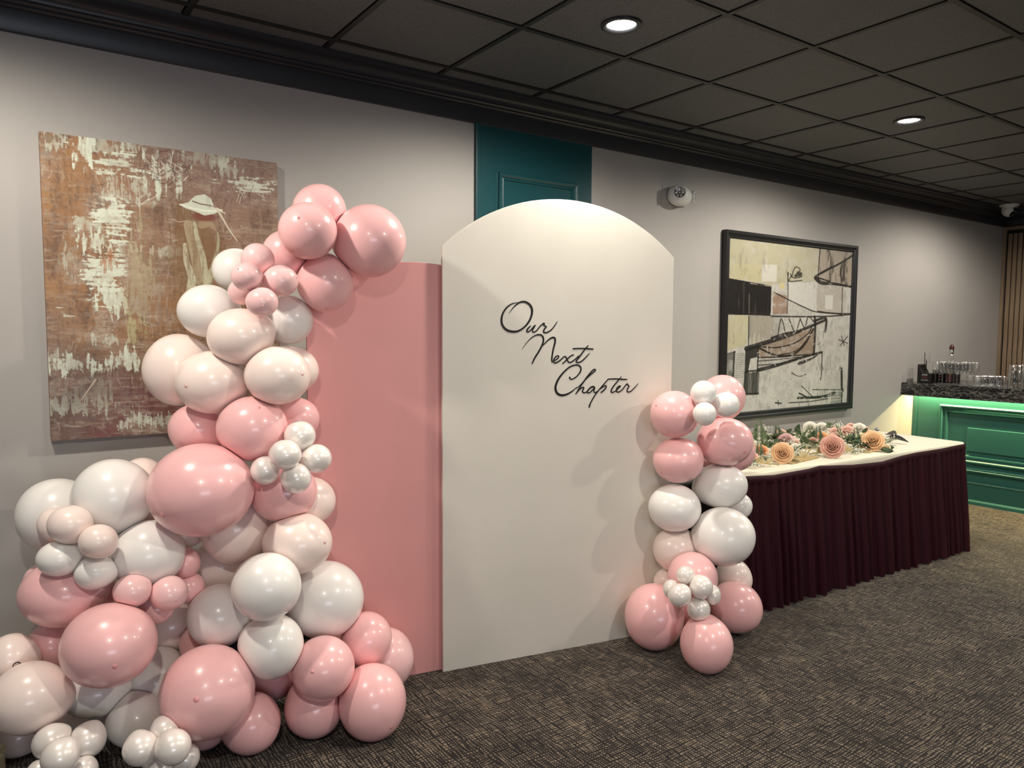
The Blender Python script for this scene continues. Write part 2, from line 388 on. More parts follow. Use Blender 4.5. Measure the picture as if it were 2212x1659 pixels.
# script lettering: stroked ribbons, points given as pixels of the photograph (crop 1040,620 at 5.821x) on the board's face
def catmull(pts, m=10):
    pts = np.array(pts, float); P = np.vstack([2*pts[0]-pts[1], pts, 2*pts[-1]-pts[-2]]); out = []
    for i in range(1, len(P)-2):
        for t in np.linspace(0, 1, m, endpoint=False):
            out.append(.5*((2*P[i])+(-P[i-1]+P[i+1])*t+(2*P[i-1]-5*P[i]+4*P[i+1]-P[i+2])*t*t+(-P[i-1]+3*P[i]-3*P[i+1]+P[i+2])*t**3))
    out.append(P[-2]); return np.array(out)
LET = {
 'lettering_our': [
  [(348, 328, 5), (385, 275, 11), (430, 228, 17), (490, 190, 24), (550, 188, 30), (605, 222, 33), (635, 285, 34), (625, 370, 30), (585, 450, 26), (525, 515, 24), (455, 555, 28), (380, 560, 33), (310, 535, 33), (262, 475, 31), (252, 400, 29), (272, 325, 26), (320, 255, 21), (385, 210, 15), (455, 194, 8)],
  [(618, 490, 12), (595, 510, 20), (570, 545, 22), (580, 565, 20), (612, 548, 17), (650, 505, 17), (675, 482, 19), (655, 515, 19), (640, 550, 19), (655, 568, 19), (690, 550, 17), (730, 500, 16), (775, 460, 20), (790, 462, 22), (782, 482, 20), (805, 492, 18), (812, 500, 20), (785, 540, 21), (782, 568, 21), (815, 573, 20), (865, 548, 18), (905, 505, 15), (938, 458, 12), (953, 430, 5)]],
 'lettering_next': [
  [(510, 780, 4), (560, 710, 9), (620, 645, 13), (680, 608, 18), (735, 600, 24), (770, 625, 27), (778, 675, 26), (760, 735, 25), (715, 820, 24), (670, 890, 24), (638, 960, 18)],
  [(742, 762, 10), (790, 715, 15), (840, 665, 18), (890, 636, 24), (920, 645, 29), (925, 690, 28), (905, 770, 25), (890, 850, 23), (884, 910, 23), (889, 946, 20)],
  [(912, 925, 14), (945, 910, 16), (970, 880, 18), (960, 864, 18), (930, 880, 19), (908, 920, 21), (918, 952, 22), (955, 945, 19), (1000, 912, 18), (1035, 878, 18), (1060, 880, 20), (1075, 910, 20), (1095, 945, 20), (1125, 945, 19), (1175, 910, 17), (1220, 868, 16)],
  [(1155, 852, 18), (1120, 868, 18), (1080, 905, 18), (1045, 940, 18), (1016, 964, 13)],
  [(1340, 738, 14), (1310, 770, 19), (1265, 830, 20), (1220, 890, 21), (1190, 935, 21), (1210, 950, 20), (1255, 935, 18), (1305, 890, 16), (1340, 850, 12), (1362, 828, 5)],
  [(1150, 776, 19), (1230, 772, 19), (1330, 776, 22), (1402, 780, 19)]],
 'lettering_chapter': [
  [(1108, 1135, 24), (1118, 1158, 20), (1160, 1150, 17), (1210, 1110, 18), (1248, 1050, 23), (1240, 1000, 24), (1190, 980, 22), (1110, 1005, 22), (1025, 1080, 24), (960, 1170, 29), (930, 1260, 33), (948, 1330, 34), (1000, 1360, 33), (1070, 1350, 27), (1140, 1310, 18), (1200, 1255, 7)],
  [(1195, 1275, 10), (1245, 1230, 14), (1320, 1150, 17), (1390, 1085, 19), (1430, 1050, 20), (1420, 1034, 19), (1385, 1060, 20), (1320, 1140, 20), (1250, 1240, 20), (1185, 1345, 15)],
  [(1195, 1335, 12), (1235, 1285, 18), (1275, 1260, 20), (1285, 1275, 20), (1268, 1310, 20), (1290, 1330, 19), (1330, 1312, 17), (1365, 1268, 19), (1400, 1250, 20), (1420, 1262, 18), (1390, 1258, 18), (1345, 1290, 20), (1330, 1325, 20), (1360, 1328, 18), (1400, 1290, 18), (1425, 1265, 18), (1412, 1305, 19), (1425, 1328, 19), (1465, 1305, 17), (1510, 1255, 15)],
  [(1590, 1160, 14), (1540, 1220, 18), (1480, 1290, 18), (1420, 1370, 18), (1375, 1450, 18), (1355, 1500, 24), (1358, 1512, 14)],
  [(1488, 1285, 14), (1520, 1262, 16), (1555, 1240, 19), (1568, 1255, 20), (1540, 1295, 20), (1508, 1322, 20), (1500, 1328, 14)],
  [(1590, 1158, 17), (1680, 1155, 20), (1760, 1160, 22), (1826, 1162, 19)],
  [(1758, 1128, 12), (1715, 1180, 18), (1665, 1240, 20), (1630, 1300, 21), (1640, 1325, 19), (1680, 1310, 17), (1715, 1280, 17), (1745, 1250, 18), (1735, 1243, 17), (1705, 1268, 19), (1695, 1310, 20), (1725, 1320, 19), (1770, 1290, 17), (1805, 1245, 18), (1830, 1220, 24), (1845, 1240, 22), (1855, 1250, 20), (1832, 1290, 20), (1835, 1318, 20), (1875, 1312, 18), (1920, 1270, 15), (1955, 1230, 10), (1970, 1208, 4)]]}
inv = Matrix.Rotation(-AA, 4, 'Z')
for nm, strokes in LET.items():
    b = MB(); lay = 0
    for st in strokes:
        q = catmull([(1040+x/5.821, 620+y/5.821, w_/5.821) for x, y, w_ in st], 7)
        P = np.array([on_plane(x, y, A0, AN) for x, y, _ in q])
        L = np.stack([(P-A0) @ AT, P[:, 2]], 1); wd = q[:, 2]*(1/FPX)*3.12*.5
        tg = np.gradient(L, axis=0); tg /= np.maximum(1e-9, np.linalg.norm(tg, axis=1))[:, None]
        nn = np.stack([-tg[:, 1], tg[:, 0]], 1); m = len(L); lay += 1; e = -.0012-.00005*lay
        A = L+nn*wd[:, None]; B = L-nn*wd[:, None]
        V = [(p[0], e, p[1]) for p in A]+[(p[0], e, p[1]) for p in B]+[(p[0], .0002, p[1]) for p in A]+[(p[0], .0002, p[1]) for p in B]
        F = []
        for i in range(m-1):
            F += [(i, i+1, m+i+1, m+i), (2*m+i, i, i+1, 2*m+i+1)[::-1], (m+i, 3*m+i, 3*m+i+1, m+i+1)[::-1]]
        b.add(V, F)
        for p, r in ((L[0], wd[0]), (L[-1], wd[-1])):        # rounded stroke ends
            k = 12; b.add([(p[0]+r*math.cos(a), e, p[1]+r*math.sin(a)) for a in np.linspace(0, 2*math.pi, k, endpoint=False)], [tuple(range(k))])
    o = b.build(nm, M['vinyl'], arch); o['label'] = {'lettering_our': 'black script word Our', 'lettering_next': 'black script word Next', 'lettering_chapter': 'black script word Chapter'}[nm]
# ------------------------------------------------------------------ paintings (colour painted on a fine canvas mesh by brush code)
rng = np.random.default_rng(7)
def vnoise(h, w_, fy, fx, seed):
    r = np.random.default_rng(seed); gy, gx = int(fy)+3, int(fx)+3; G = r.random((gy, gx))
    y = np.linspace(0, fy, h); x = np.linspace(0, fx, w_)
    iy = y.astype(int); ix = x.astype(int); ty = (y-iy)[:, None]; tx = (x-ix)[None]
    ty = ty*ty*(3-2*ty); tx = tx*tx*(3-2*tx)
    a = G[iy][:, ix]; b_ = G[iy][:, ix+1]; c = G[iy+1][:, ix]; d = G[iy+1][:, ix+1]
    return (a*(1-tx)+b_*tx)*(1-ty)+(c*(1-tx)+d*tx)*ty
def fbm(h, w_, fy, fx, seed, o=5, g=.55):
    s = 0; a = 1; t = 0
    for k in range(o): s = s+a*vnoise(h, w_, fy*2**k, fx*2**k, seed+k); t += a; a *= g
    return s/t
def L3(c): return np.array(lin(c)[:3])
class Canvas:
    def __init__(s, h, w_, to_uv): s.h, s.w = h, w_; s.c = np.zeros((h, w_, 3)); s.z = np.zeros((h, w_)); s.uv = to_uv; s.yy, s.xx = np.mgrid[0:h, 0:w_]
    def px(s, p): u, v = s.uv(*p); return np.array([u*(s.w-1), v*(s.h-1)])
    def blend(s, m, c): m = np.clip(m, 0, 1)[..., None]; s.c = s.c*(1-m)+L3(c)*m
    def blob(s, x, y, rx, ry, c, a=.8, tex=None, soft=.5):
        p = s.px((x, y)); q = s.px((x+rx, y)); e = s.px((x, y+ry)); ax, ay = abs(q[0]-p[0]), abs(e[1]-p[1])
        d = np.sqrt(((s.xx-p[0])/ax)**2+((s.yy-p[1])/ay)**2)
        m = np.clip((1+soft*.5-d)/soft, 0, 1)
        if tex is not None: m = np.clip((1.0-d+(tex-.62)*1.5)/.30, 0, 1)*(.35+.65*tex)
        s.blend(m*a, c); s.z += m*a*.0006
    def line(s, pts, wd, c, a=1., tex=None, sm=True, relief=.0005):
        P = np.array([s.px(p) for p in pts]); P = catmull(P, 8) if sm and len(P) > 2 else P
        sc_ = s.w/WREF[0]; wd = wd if hasattr(wd, '__len__') else (wd, wd)
        N = len(P)-1; mr = max(wd)*sc_*.5+5
        bx0, bx1 = int(max(0, P[:, 0].min()-mr)), int(min(s.w, P[:, 0].max()+mr)); by0, by1 = int(max(0, P[:, 1].min()-mr)), int(min(s.h, P[:, 1].max()+mr))
        if bx0 >= bx1 or by0 >= by1: return
        m = np.zeros((by1-by0, bx1-bx0))
        for i in range(N):
            r = (wd[0]+(wd[1]-wd[0])*i/max(1, N-1))*sc_*.5
            A, B = P[i], P[i+1]; x0, x1 = int(max(bx0, min(A[0], B[0])-r-3)), int(min(bx1, max(A[0], B[0])+r+4)); y0, y1 = int(max(by0, min(A[1], B[1])-r-3)), int(min(by1, max(A[1], B[1])+r+4))
            if x0 >= x1 or y0 >= y1: continue
            X, Y = s.xx[y0:y1, x0:x1], s.yy[y0:y1, x0:x1]; d = B-A; t = np.clip(((X-A[0])*d[0]+(Y-A[1])*d[1])/max(1e-6, d @ d), 0, 1)
            D = np.hypot(X-A[0]-t*d[0], Y-A[1]-t*d[1]); q_ = m[y0-by0:y1-by0, x0-bx0:x1-bx0]; np.maximum(q_, np.clip(r+.6-D, 0, 1), out=q_)
        if tex is not None: m = m*np.clip(tex[by0:by1, bx0:bx1], 0, 1)
        mm = (np.clip(m*a, 0, 1))[..., None]; reg = s.c[by0:by1, bx0:bx1]; reg[:] = reg*(1-mm)+L3(c)*mm; s.z[by0:by1, bx0:bx1] += m*a*relief
    def poly(s, pts, c, a=1., tex=None):
        P = np.array([s.px(p) for p in pts]); m = np.zeros((s.h, s.w), bool); j = len(P)-1
        for i in range(len(P)):
            xi, yi = P[i]; xj, yj = P[j]
            m ^= ((yi > s.yy) != (yj > s.yy)) & (s.xx < (xj-xi)*(s.yy-yi)/((yj-yi) or 1e-9)+xi); j = i
        m = m.astype(float)
        if tex is not None: m = m*np.clip(tex, 0, 1)
        s.blend(m*a, c); s.z += m*a*.0003
    def mesh(s, name, mat, parent, x0, x1, z0, z1, y, relief=1.):
        h, w_ = s.h, s.w; X = np.linspace(x0, x1, w_); Z = np.linspace(z1, z0, h)
        V = np.zeros((h, w_, 3)); V[..., 0] = X[None]; V[..., 2] = Z[:, None]; V[..., 1] = y-s.z*relief
        i = np.arange(h*w_).reshape(h, w_); F = np.stack([i[:-1, :-1], i[1:, :-1], i[1:, 1:], i[:-1, 1:]], -1).reshape(-1, 4)
        me = bpy.data.meshes.new(name); me.vertices.add(h*w_); me.vertices.foreach_set('co', V.ravel().astype(np.float32))
        me.loops.add(F.size); me.loops.foreach_set('vertex_index', F.ravel().astype(np.int32))
        me.polygons.add(len(F)); me.polygons.foreach_set('loop_start', (np.arange(len(F))*4).astype(np.int32))
        me.polygons.foreach_set('use_smooth', np.ones(len(F), bool)); me.update()
        at = me.color_attributes.new('paint', 'FLOAT_COLOR', 'POINT'); C = np.ones((h*w_, 4), np.float32); C[:, :3] = s.c.reshape(-1, 3); at.data.foreach_set('color', C.ravel())
        me.materials.append(mat); o = bpy.data.objects.new(name, me); COL.objects.link(o)
        if parent: o.parent = parent
        return o

# --- unframed canvas with a figure in a hat: pixels from the crop (60,260) at 2.304x
fy = WALL_Y-.04
A, B, C_ = on_y(86, 281, fy), on_y(598, 354, fy), on_y(109, 953, fy)
lx0, lx1, lz1, lz0 = (A[0]+C_[0])/2, B[0], (A[2]+B[2])/2, C_[2]
def uvL(x, y):
    p = on_y(60+x/2.304, 260+y/2.304, fy); return (p[0]-lx0)/(lx1-lx0), (lz1-p[2])/(lz1-lz0)
WREF = [1180]
H_, W_ = 720, 530
cv = Canvas(H_, W_, uvL)
U, V_ = np.meshgrid(np.linspace(0, 1, W_), np.linspace(0, 1, H_))
n1 = fbm(H_, W_, 5, 4, 1); n2 = fbm(H_, W_, 26, 9, 20, 4, .6); n3 = fbm(H_, W_, 9, 24, 40, 4, .6); n4 = fbm(H_, W_, 60, 60, 60, 3)
def stretch(a, lo=.3, hi=.7): return np.clip((a-lo)/(hi-lo), 0, 1)
base = L3((134, 106, 84))[None, None]*np.ones((H_, W_, 1))
cv.c = base
cv.blend((1-U)*1.2*stretch(n1, .25, .6)*(1-stretch(V_, .62, .8)), (152, 110, 68))
cv.blend(stretch(.35-V_*1.1+n1*.5, .1, .6)*.75*stretch(U, .1, .5), (142, 118, 112))
cv.blend(stretch(V_, .66, .85)*.8, (108, 84, 78))
cv.blend(stretch(fbm(H_, W_, 7, 5, 77), .5, .68)*stretch(V_, .6, .9)*.7, (112, 58, 56))
cv.blend(stretch(n2, .52, .7)*.55, (158, 134, 116)); cv.blend(stretch(n3, .55, .72)*.45, (98, 70, 52))
cv.blend(stretch(n2*.5+n4*.5, .56, .66)*.35, (190, 180, 160))
cv.blend(stretch(n4*.6+n3*.4, .56, .64)*.35, (78, 56, 46))
hs = fbm(H_, W_, 90, 10, 200, 3, .7); vsn = fbm(H_, W_, 14, 80, 220, 3, .7); gr = fbm(H_, W_, 120, 90, 240, 2, .7)
tx = stretch(n2*.35+hs*.45+gr*.2, .36, .62); tx2 = stretch(n3*.35+vsn*.45+gr*.2, .36, .62)
# palette knife strokes, pale and dark, laid mostly flat or upright
rk = random.Random(11)
for k in range(900):
    x, y = rk.uniform(70, 1230), rk.uniform(60, 1590); l = rk.uniform(14, 80); hor = rk.random() < (.45 if y < 900 else .85)
    a = rk.gauss(0, .18)+(0 if hor else math.pi/2); lowr = y > 1150
    c_ = rk.choice([(158, 126, 96), (132, 94, 60), (104, 78, 58), (142, 124, 112), (190, 180, 160), (94, 70, 56), (142, 102, 62)]) if not lowr else rk.choice([(120, 92, 82), (104, 66, 60), (150, 136, 122), (90, 66, 60), (180, 172, 156)])
    if x > 600 and y < 500: c_ = rk.choice([(150, 128, 120), (128, 104, 96), (166, 150, 138), (118, 92, 80)])
    cv.line([(x, y), (x+l*.5*math.cos(a), y+l*.5*math.sin(a)+rk.uniform(-3, 3)), (x+l*math.cos(a), y+l*math.sin(a))], (rk.uniform(3, 14), rk.uniform(1, 6)), c_, .5, .25+.9*(tx if hor else tx2), relief=.0005)
cv.blend(stretch(hs, .56, .7)*.35, (176, 158, 136)); cv.blend(stretch(vsn, .57, .7)*.30, (96, 70, 54)); cv.blend(stretch(gr, .6, .75)*.3, (70, 52, 42))
PALE = (208, 214, 196)
for x, y, rx, ry, a in [(268, 140, 50, 85, .95), (380, 130, 110, 40, .5), (455, 225, 110, 50, .9), (520, 130, 80, 30, .6), (440, 320, 60, 70, .5), (560, 320, 60, 80, .55), (690, 255, 85, 90, .75), (640, 190, 50, 40, .5), (1085, 320, 95, 50, .9), (1010, 250, 60, 40, .5), (435, 500, 75, 75, .95),
                        (330, 600, 90, 45, .8), (300, 520, 70, 35, .5), (375, 760, 75, 110, .85), (420, 880, 60, 75, .9), (185, 955, 50, 40, .8), (220, 690, 40, 90, .4), (230, 1215, 95, 45, .85), (150, 1180, 50, 30, .5), (500, 1190, 105, 45, .85), (400, 1090, 70, 30, .6), (540, 1490, 95, 35, .7), (660, 1490, 50, 30, .6), (300, 1420, 170, 35, .5), (120, 110, 40, 40, .45), (850, 190, 160, 35, .4), (680, 650, 120, 25, .45)]:
    cv.blob(x, y, rx*1.15, ry*1.15, PALE, min(1, a*1.15), tx if (int(x) % 2) else tx2, .9)
for x, y, rx, ry, c, a in [(560, 780, 90, 230, (176, 166, 132), .7), (640, 930, 90, 90, (150, 128, 112), .5), (540, 1040, 70, 60, (176, 166, 120), .6), (410, 720, 40, 60, (160, 98, 48), .8), (300, 1370, 130, 70, (142, 134, 120), .7), (610, 1340, 130, 60, (104, 62, 62), .7), (440, 1290, 40, 40, (150, 128, 120), .5), (780, 660, 80, 200, (118, 92, 50), .6), (100, 85, 40, 22, (110, 76, 34), .8), (760, 560, 60, 60, (118, 80, 56), .6)]:
    cv.blob(x, y, rx, ry, c, a, tx2, 1.0)
# scratched impasto ridges
rr = random.Random(3)
for k in range(260):
    x, y = rr.uniform(90, 1220), rr.uniform(80, 1560); l = rr.uniform(15, 70); a = rr.choice([0, .1, -.2, 1.3, 1.1, 2.0]); 
    p = [(x, y), (x+l*.5*math.cos(a)+rr.uniform(-8, 8), y+l*.5*math.sin(a)+rr.uniform(-8, 8)), (x+l*math.cos(a), y+l*math.sin(a))]
    cv.line(p, (rr.uniform(1.2, 3), 1), rr.choice([(204, 192, 170), (84, 62, 50), (176, 154, 132), (72, 50, 40)]), .5, relief=.0012)
for k in range(46):      # tangle of dark and pale strands at the top
    x, y = 690+rr.gauss(0, 60), 250+rr.gauss(0, 45); p = [(x, y)]
    for q in range(3): p.append((p[-1][0]+rr.uniform(-40, 40), p[-1][1]+rr.uniform(-35, 35)))
    cv.line(p, 3, rr.choice([(100, 74, 66), (96, 66, 56), (214, 206, 190)]), .85, relief=.001)
for k in range(14):
    x, y = 1090+rr.gauss(0, 50), 330+rr.gauss(0, 30); cv.line([(x, y), (x+rr.uniform(-40, 40), y+rr.uniform(5, 60))], 2.5, rr.choice([(90, 66, 58), (212, 206, 188)]), .8)
# the figure: gown strokes, red brown hair and pale wide hat with ribbon
cv.blob(855, 660, 110, 170, (120, 90, 58), .8, None, .8)
cv.line([(800, 520), (815, 600), (835, 700), (850, 800)], (52, 40), (176, 164, 134), .65, tx2+.35)
cv.line([(782, 620), (790, 700), (815, 780), (810, 850)], (22, 46), (210, 212, 184), .8, .25+.8*tx2)
cv.line([(828, 510), (846, 590), (872, 690), (888, 800)], (16, 40), (196, 198, 170), .75, .25+.8*tx2)
cv.line([(862, 520), (905, 515), (930, 540)], (44, 20), (172, 154, 122), .55, tx2+.3)
cv.line([(945, 560), (948, 620), (925, 710), (900, 800)], (8, 26), (176, 174, 142), .7, tx2+.4)
cv.line([(950, 700), (910, 760), (890, 830)], (20, 50), (190, 190, 160), .6, tx2+.3)
cv.blob(880, 480, 60, 22, (116, 62, 50), .9, None, .5)
cv.poly([(752, 418), (800, 408), (830, 376), (880, 368), (912, 390), (925, 425), (968, 448), (925, 466), (880, 474), (830, 452), (785, 438)], (206, 212, 194), .95, tx2+.75)
cv.line([(820, 402), (860, 416), (905, 424), (940, 436)], 7, (104, 78, 62), .9)
cv.line([(760, 420), (830, 440), (900, 452), (965, 448)], (6, 10), (232, 236, 220), .8)
cv.line([(940, 440), (965, 480), (1000, 540), (1042, 600)], (14, 5), (206, 196, 172), .9); cv.line([(915, 430), (980, 462)], (6, 3), (214, 206, 186), .9)
cv.line([(720, 490), (750, 505), (790, 500)], 4, (196, 170, 144), .8)
cv.line([(338, 1290), (300, 1345), (268, 1390)], (8, 4), (196, 182, 160), .9)
pt = empty('canvas_painting', ((lx0+lx1)/2, WALL_Y, lz0), 'unframed brown and cream painting of a figure in a white hat', 'painting')
off = Vector(pt.location)
cvo = cv.mesh('painted_canvas', vcol_mat('oil_paint', .38), None, lx0, lx1, lz0, lz1, fy-.0005); cvo.parent = pt; cvo.matrix_parent_inverse = Matrix.Translation(-off)
o = MB().box(lx0, lx1, fy, WALL_Y-.001, lz0, lz1).build('canvas_side', M['canvas_edge']); o.parent = pt; o.matrix_parent_inverse = Matrix.Translation(-off)

# --- black framed abstract of bridges: pixels from the crop (1540,480) at 3.771x
fy2 = WALL_Y-.045
pr = [on_y(1574, 492, fy2), on_y(1858, 535, fy2), on_y(1838, 888, fy2), on_y(1557, 905, fy2)]
rx0, rx1 = (pr[0][0]+pr[3][0])/2, (pr[1][0]+pr[2][0])/2; rz1, rz0 = (pr[0][2]+pr[1][2])/2, (pr[2][2]+pr[3][2])/2
FW = .055
ix0, ix1, iz0, iz1 = rx0+FW, rx1-FW, rz0+FW, rz1-FW
fi = WALL_Y-.025
q = [on_y(1540+x/3.771, 480+y/3.771, fi) for x, y in ((175, 85), (1165, 232), (1092, 1515), (110, 1560))]
qx0, qx1 = (q[0][0]+q[3][0])/2, (q[1][0]+q[2][0])/2; qz1, qz0 = (q[0][2]+q[1][2])/2, (q[2][2]+q[3][2])/2
def uvR(x, y):
    p = on_y(1540+x/3.771, 480+y/3.771, fi); return (p[0]-qx0)/(qx1-qx0), (qz1-p[2])/(qz1-qz0)
H_, W_ = 460, 380; WREF[0] = 990
cv = Canvas(H_, W_, uvR)
n1 = fbm(H_, W_, 7, 6, 101); n2 = fbm(H_, W_, 8, 40, 120, 4, .6); n3 = fbm(H_, W_, 30, 30, 140, 4, .6); n4 = fbm(H_, W_, 70, 8, 150, 3)
cv.c = L3((204, 202, 194))[None, None]*np.ones((H_, W_, 1))
cv.blend(stretch(n3, .4, .62)*.35, (158, 156, 150)); cv.blend(stretch(n1, .5, .7)*.3, (228, 228, 222))
BK = (22, 21, 22); t1 = stretch(n3*.6+n1*.4, .3, .55)
cv.poly([(150, 60), (890, 180), (875, 400), (850, 470), (640, 470), (500, 500), (420, 480), (150, 440)], (190, 184, 154), .9, .5+.5*t1)
cv.poly([(160, 320), (420, 330), (420, 480), (150, 440)], (204, 196, 146), .4, t1)
cv.poly([(425, 328), (545, 328), (540, 470), (420, 470)], (218, 216, 206), .9)
cv.poly([(560, 490), (605, 480), (605, 530), (565, 530)], (214, 202, 150), .9)
cv.poly([(888, 190), (1165, 230), (1145, 515), (870, 460)], (176, 164, 148), .9); cv.poly([(888, 190), (1165, 230), (1145, 515), (870, 460)], (50, 40, 36), .8, stretch(n2, .5, .62))
cv.poly([(1050, 215), (1165, 230), (1145, 515), (1040, 500)], (42, 36, 34), .6, stretch(n2, .42, .6))
cv.poly([(640, 480), (860, 480), (860, 720), (640, 640)], (216, 214, 208), .9, .4+t1); cv.poly([(870, 490), (1065, 520), (1060, 740), (860, 720)], (186, 178, 168), .8, .4+t1)
cv.poly([(930, 585), (995, 585), (990, 705), (930, 700)], (222, 220, 212), .9)
cv.poly([(510, 560), (625, 590), (625, 740), (510, 745)], (150, 112, 84), .75, t1+.3)
cv.poly([(150, 440), (500, 505), (492, 755), (130, 745)], BK); cv.line([(322, 575), (320, 745)], 6, (120, 110, 100), .8); cv.line([(280, 470), (276, 740)], 4, (90, 84, 78), .8)
cv.poly([(320, 455), (500, 505), (500, 515), (330, 490)], (190, 180, 160), .6, stretch(n4, .5, .6))
cv.poly([(130, 750), (320, 755), (300, 1000), (120, 1060)], (196, 190, 154), .85, .45+t1)
cv.poly([(320, 760), (520, 760), (510, 960), (310, 1010)], (188, 182, 166), .9)
for k in range(24): x = 325+k*11; cv.line([(x, 735+rr.uniform(-15, 15)), (x-4, 960+rr.uniform(-60, 60))], 2.6, (70, 62, 56), .8)
cv.poly([(400, 1010), (840, 860), (835, 1085), (390, 1110)], (150, 122, 96), .75, .3+t1)
for k in range(34): x = 400+k*13; cv.line([(x, 1000-(k*3.2)), (x-3, 1230-(k*4))], 2.4, (60, 48, 42), .65)
cv.poly([(120, 1090), (200, 1070), (195, 1290), (110, 1290)], (112, 110, 108), .9, .3+t1)
for k in range(14): cv.line([(115, 1090+k*15), (285, 1075+k*15)], 3, (84, 82, 80), .7)
cv.poly([(290, 1035), (395, 1000), (385, 1105), (330, 1120), (310, 1240), (285, 1245)], BK, .95)
cv.line([(202, 1060), (190, 1290)], (12, 20), BK, .9); cv.line([(120, 1085), (210, 1062)], 7, BK, .9)
cv.poly([(285, 1245), (405, 1235), (395, 1410), (262, 1420)], (120, 116, 110), .8)
for k in range(9): x = 288+k*13; cv.line([(x, 1235), (x-8, 1415)], rr.choice([5, 8, 11]), BK, .9)
for pts, w_ in [([(300, 1035), (450, 985), (620, 930), (760, 870), (930, 795)], (26, 14)), ([(500, 945), (620, 905), (720, 890)], 12), ([(390, 1015), (540, 1025), (690, 985), (790, 910), (820, 860)], 7), ([(400, 1030), (520, 1085), (650, 1090), (750, 1020), (835, 870)], 10), ([(560, 1090), (700, 1050), (800, 940)], 6),
                ([(390, 1110), (560, 1105), (720, 1090), (840, 1085)], 7), ([(385, 1140), (560, 1125), (720, 1105)], 5), ([(390, 1175), (560, 1160), (700, 1125)], 5), ([(395, 1215), (560, 1170), (740, 1110), (900, 1065)], (20, 12)), ([(720, 1160), (820, 1120), (880, 1075)], (18, 6)), ([(845, 765), (850, 850), (838, 1085)], 13), ([(845, 800), (935, 780), (930, 890)], 14),
                ([(520, 560), (640, 625), (760, 685), (860, 725), (1060, 745)], 6), ([(500, 762), (700, 765), (960, 762), (1135, 745)], 8), ([(630, 390), (632, 570), (625, 740)], 4), ([(318, 760), (315, 1010)], 5), ([(1070, 520), (1062, 760)], 5), ([(870, 720), (990, 735), (1130, 740)], 6),
                ([(850, 430), (950, 370), (1060, 310), (1165, 240)], 11), ([(860, 415), (980, 345)], 7), ([(855, 440), (900, 480), (1010, 490), (1145, 515)], (24, 12)), ([(880, 440), (970, 470)], 9), ([(888, 195), (872, 460)], 6), ([(260, 1420), (390, 1412)], 11), ([(290, 1225), (400, 1218)], 8), ([(135, 745), (320, 748), (490, 755)], 6),
                ([(660, 1240), (720, 1268), (775, 1250)], 5), ([(720, 1410), (820, 1450), (980, 1420)], 8), ([(740, 1350), (830, 1440)], 5), ([(710, 1450), (900, 1440), (1000, 1410)], (12, 20)), ([(640, 1490), (800, 1480), (950, 1455)], 6), ([(530, 1490), (575, 1495)], 8), ([(552, 1470), (556, 1510)], 4), ([(1070, 1380), (1060, 1520)], 14), ([(905, 1060), (900, 1240), (890, 1300)], 6), ([(1060, 1200), (1062, 1370)], 14), ([(1040, 960), (1110, 990)], 5), ([(1050, 1010), (1110, 930)], 5), ([(1060, 930), (1085, 1010)], 5), ([(830, 1380), (1070, 1380)], 5), ([(395, 1010), (385, 1240)], 6)]:
    cv.line(pts, tuple(1.35*k for k in w_) if hasattr(w_, '__len__') else 1.35*w_, BK, .95, .65+.7*t1)
cv.line([(550, 920), (578, 785), (612, 905)], 9, BK, .85); cv.line([(640, 785), (690, 895), (728, 790)], 9, BK, .85); cv.line([(728, 780), (765, 855), (795, 765), (840, 810)], 9, BK, .85)
for p in [[(635, 395), (640, 465), (745, 460)], [(660, 430), (690, 350), (730, 370), (690, 430), (745, 400)], [(650, 405), (680, 440), (740, 430)], [(635, 465), (660, 420)]]: cv.line(p, 7, BK, .95)
cv.blob(715, 420, 32, 26, BK, .85, t1, .5)
for k in range(8): cv.line([(980+k*11, 1400), (985+k*10, 1520)], 3, (36, 44, 36), .8); 
for k in range(5): cv.line([(975, 1410+k*24), (1065, 1400+k*24)], 4, (36, 46, 38), .7)
cv.poly([(1070, 1400), (1095, 1395), (1090, 1515), (1062, 1515)], (206, 206, 202), .8)
for k in range(160):
    x, y = rr.uniform(400, 1100), rr.uniform(820, 1500); cv.line([(x, y), (x+rr.uniform(-25, 25), y+rr.uniform(-10, 30))], rr.uniform(3, 10), rr.choice([(226, 226, 220), (176, 174, 168), (206, 204, 196)]), .5, relief=.0008)
for k in range(60):
    x, y = rr.choice([(rr.uniform(1040, 1120), rr.uniform(900, 1500)), (rr.uniform(880, 1160), rr.uniform(200, 500)), (rr.uniform(700, 1080), rr.uniform(1330, 1500)), (rr.uniform(860, 930), rr.uniform(830, 1250))]); cv.line([(x, y), (x+rr.uniform(-8, 8), y+rr.uniform(10, 60))], rr.uniform(2, 6), (44, 40, 38), .55)
for k in range(220): 
    x, y = rr.uniform(160, 1110), rr.uniform(300, 1500); cv.line([(x, y), (x+rr.uniform(-6, 6), y+rr.uniform(8, 50))], rr.uniform(1.5, 3), (58, 52, 48), .5)
cv.blend(stretch(n2, .60, .70)*.30*(stretch(n1, .4, .6)), (90, 84, 78))
cv.c *= .80
pf = empty('framed_painting', ((rx0+rx1)/2, WALL_Y, rz0), 'black framed abstract painting of dark bridge lines above the table', 'painting')
off = Vector(pf.location)
def under(o, p): o.parent = p; o.matrix_parent_inverse = Matrix.Translation(-Vector(p.location)); return o
under(cv.mesh('painted_canvas', vcol_mat('bridge_paint', .3), None, ix0-.005, ix1+.005, iz0-.005, iz1+.005, fi+.001, .6), pf)
fp = [(0, WALL_Y-.001), (0, fy2), (.02, fy2), (.026, fy2+.006), (FW-.012, fi-.010), (FW-.006, fi-.010), (FW, fi-.004), (FW, WALL_Y-.001)]
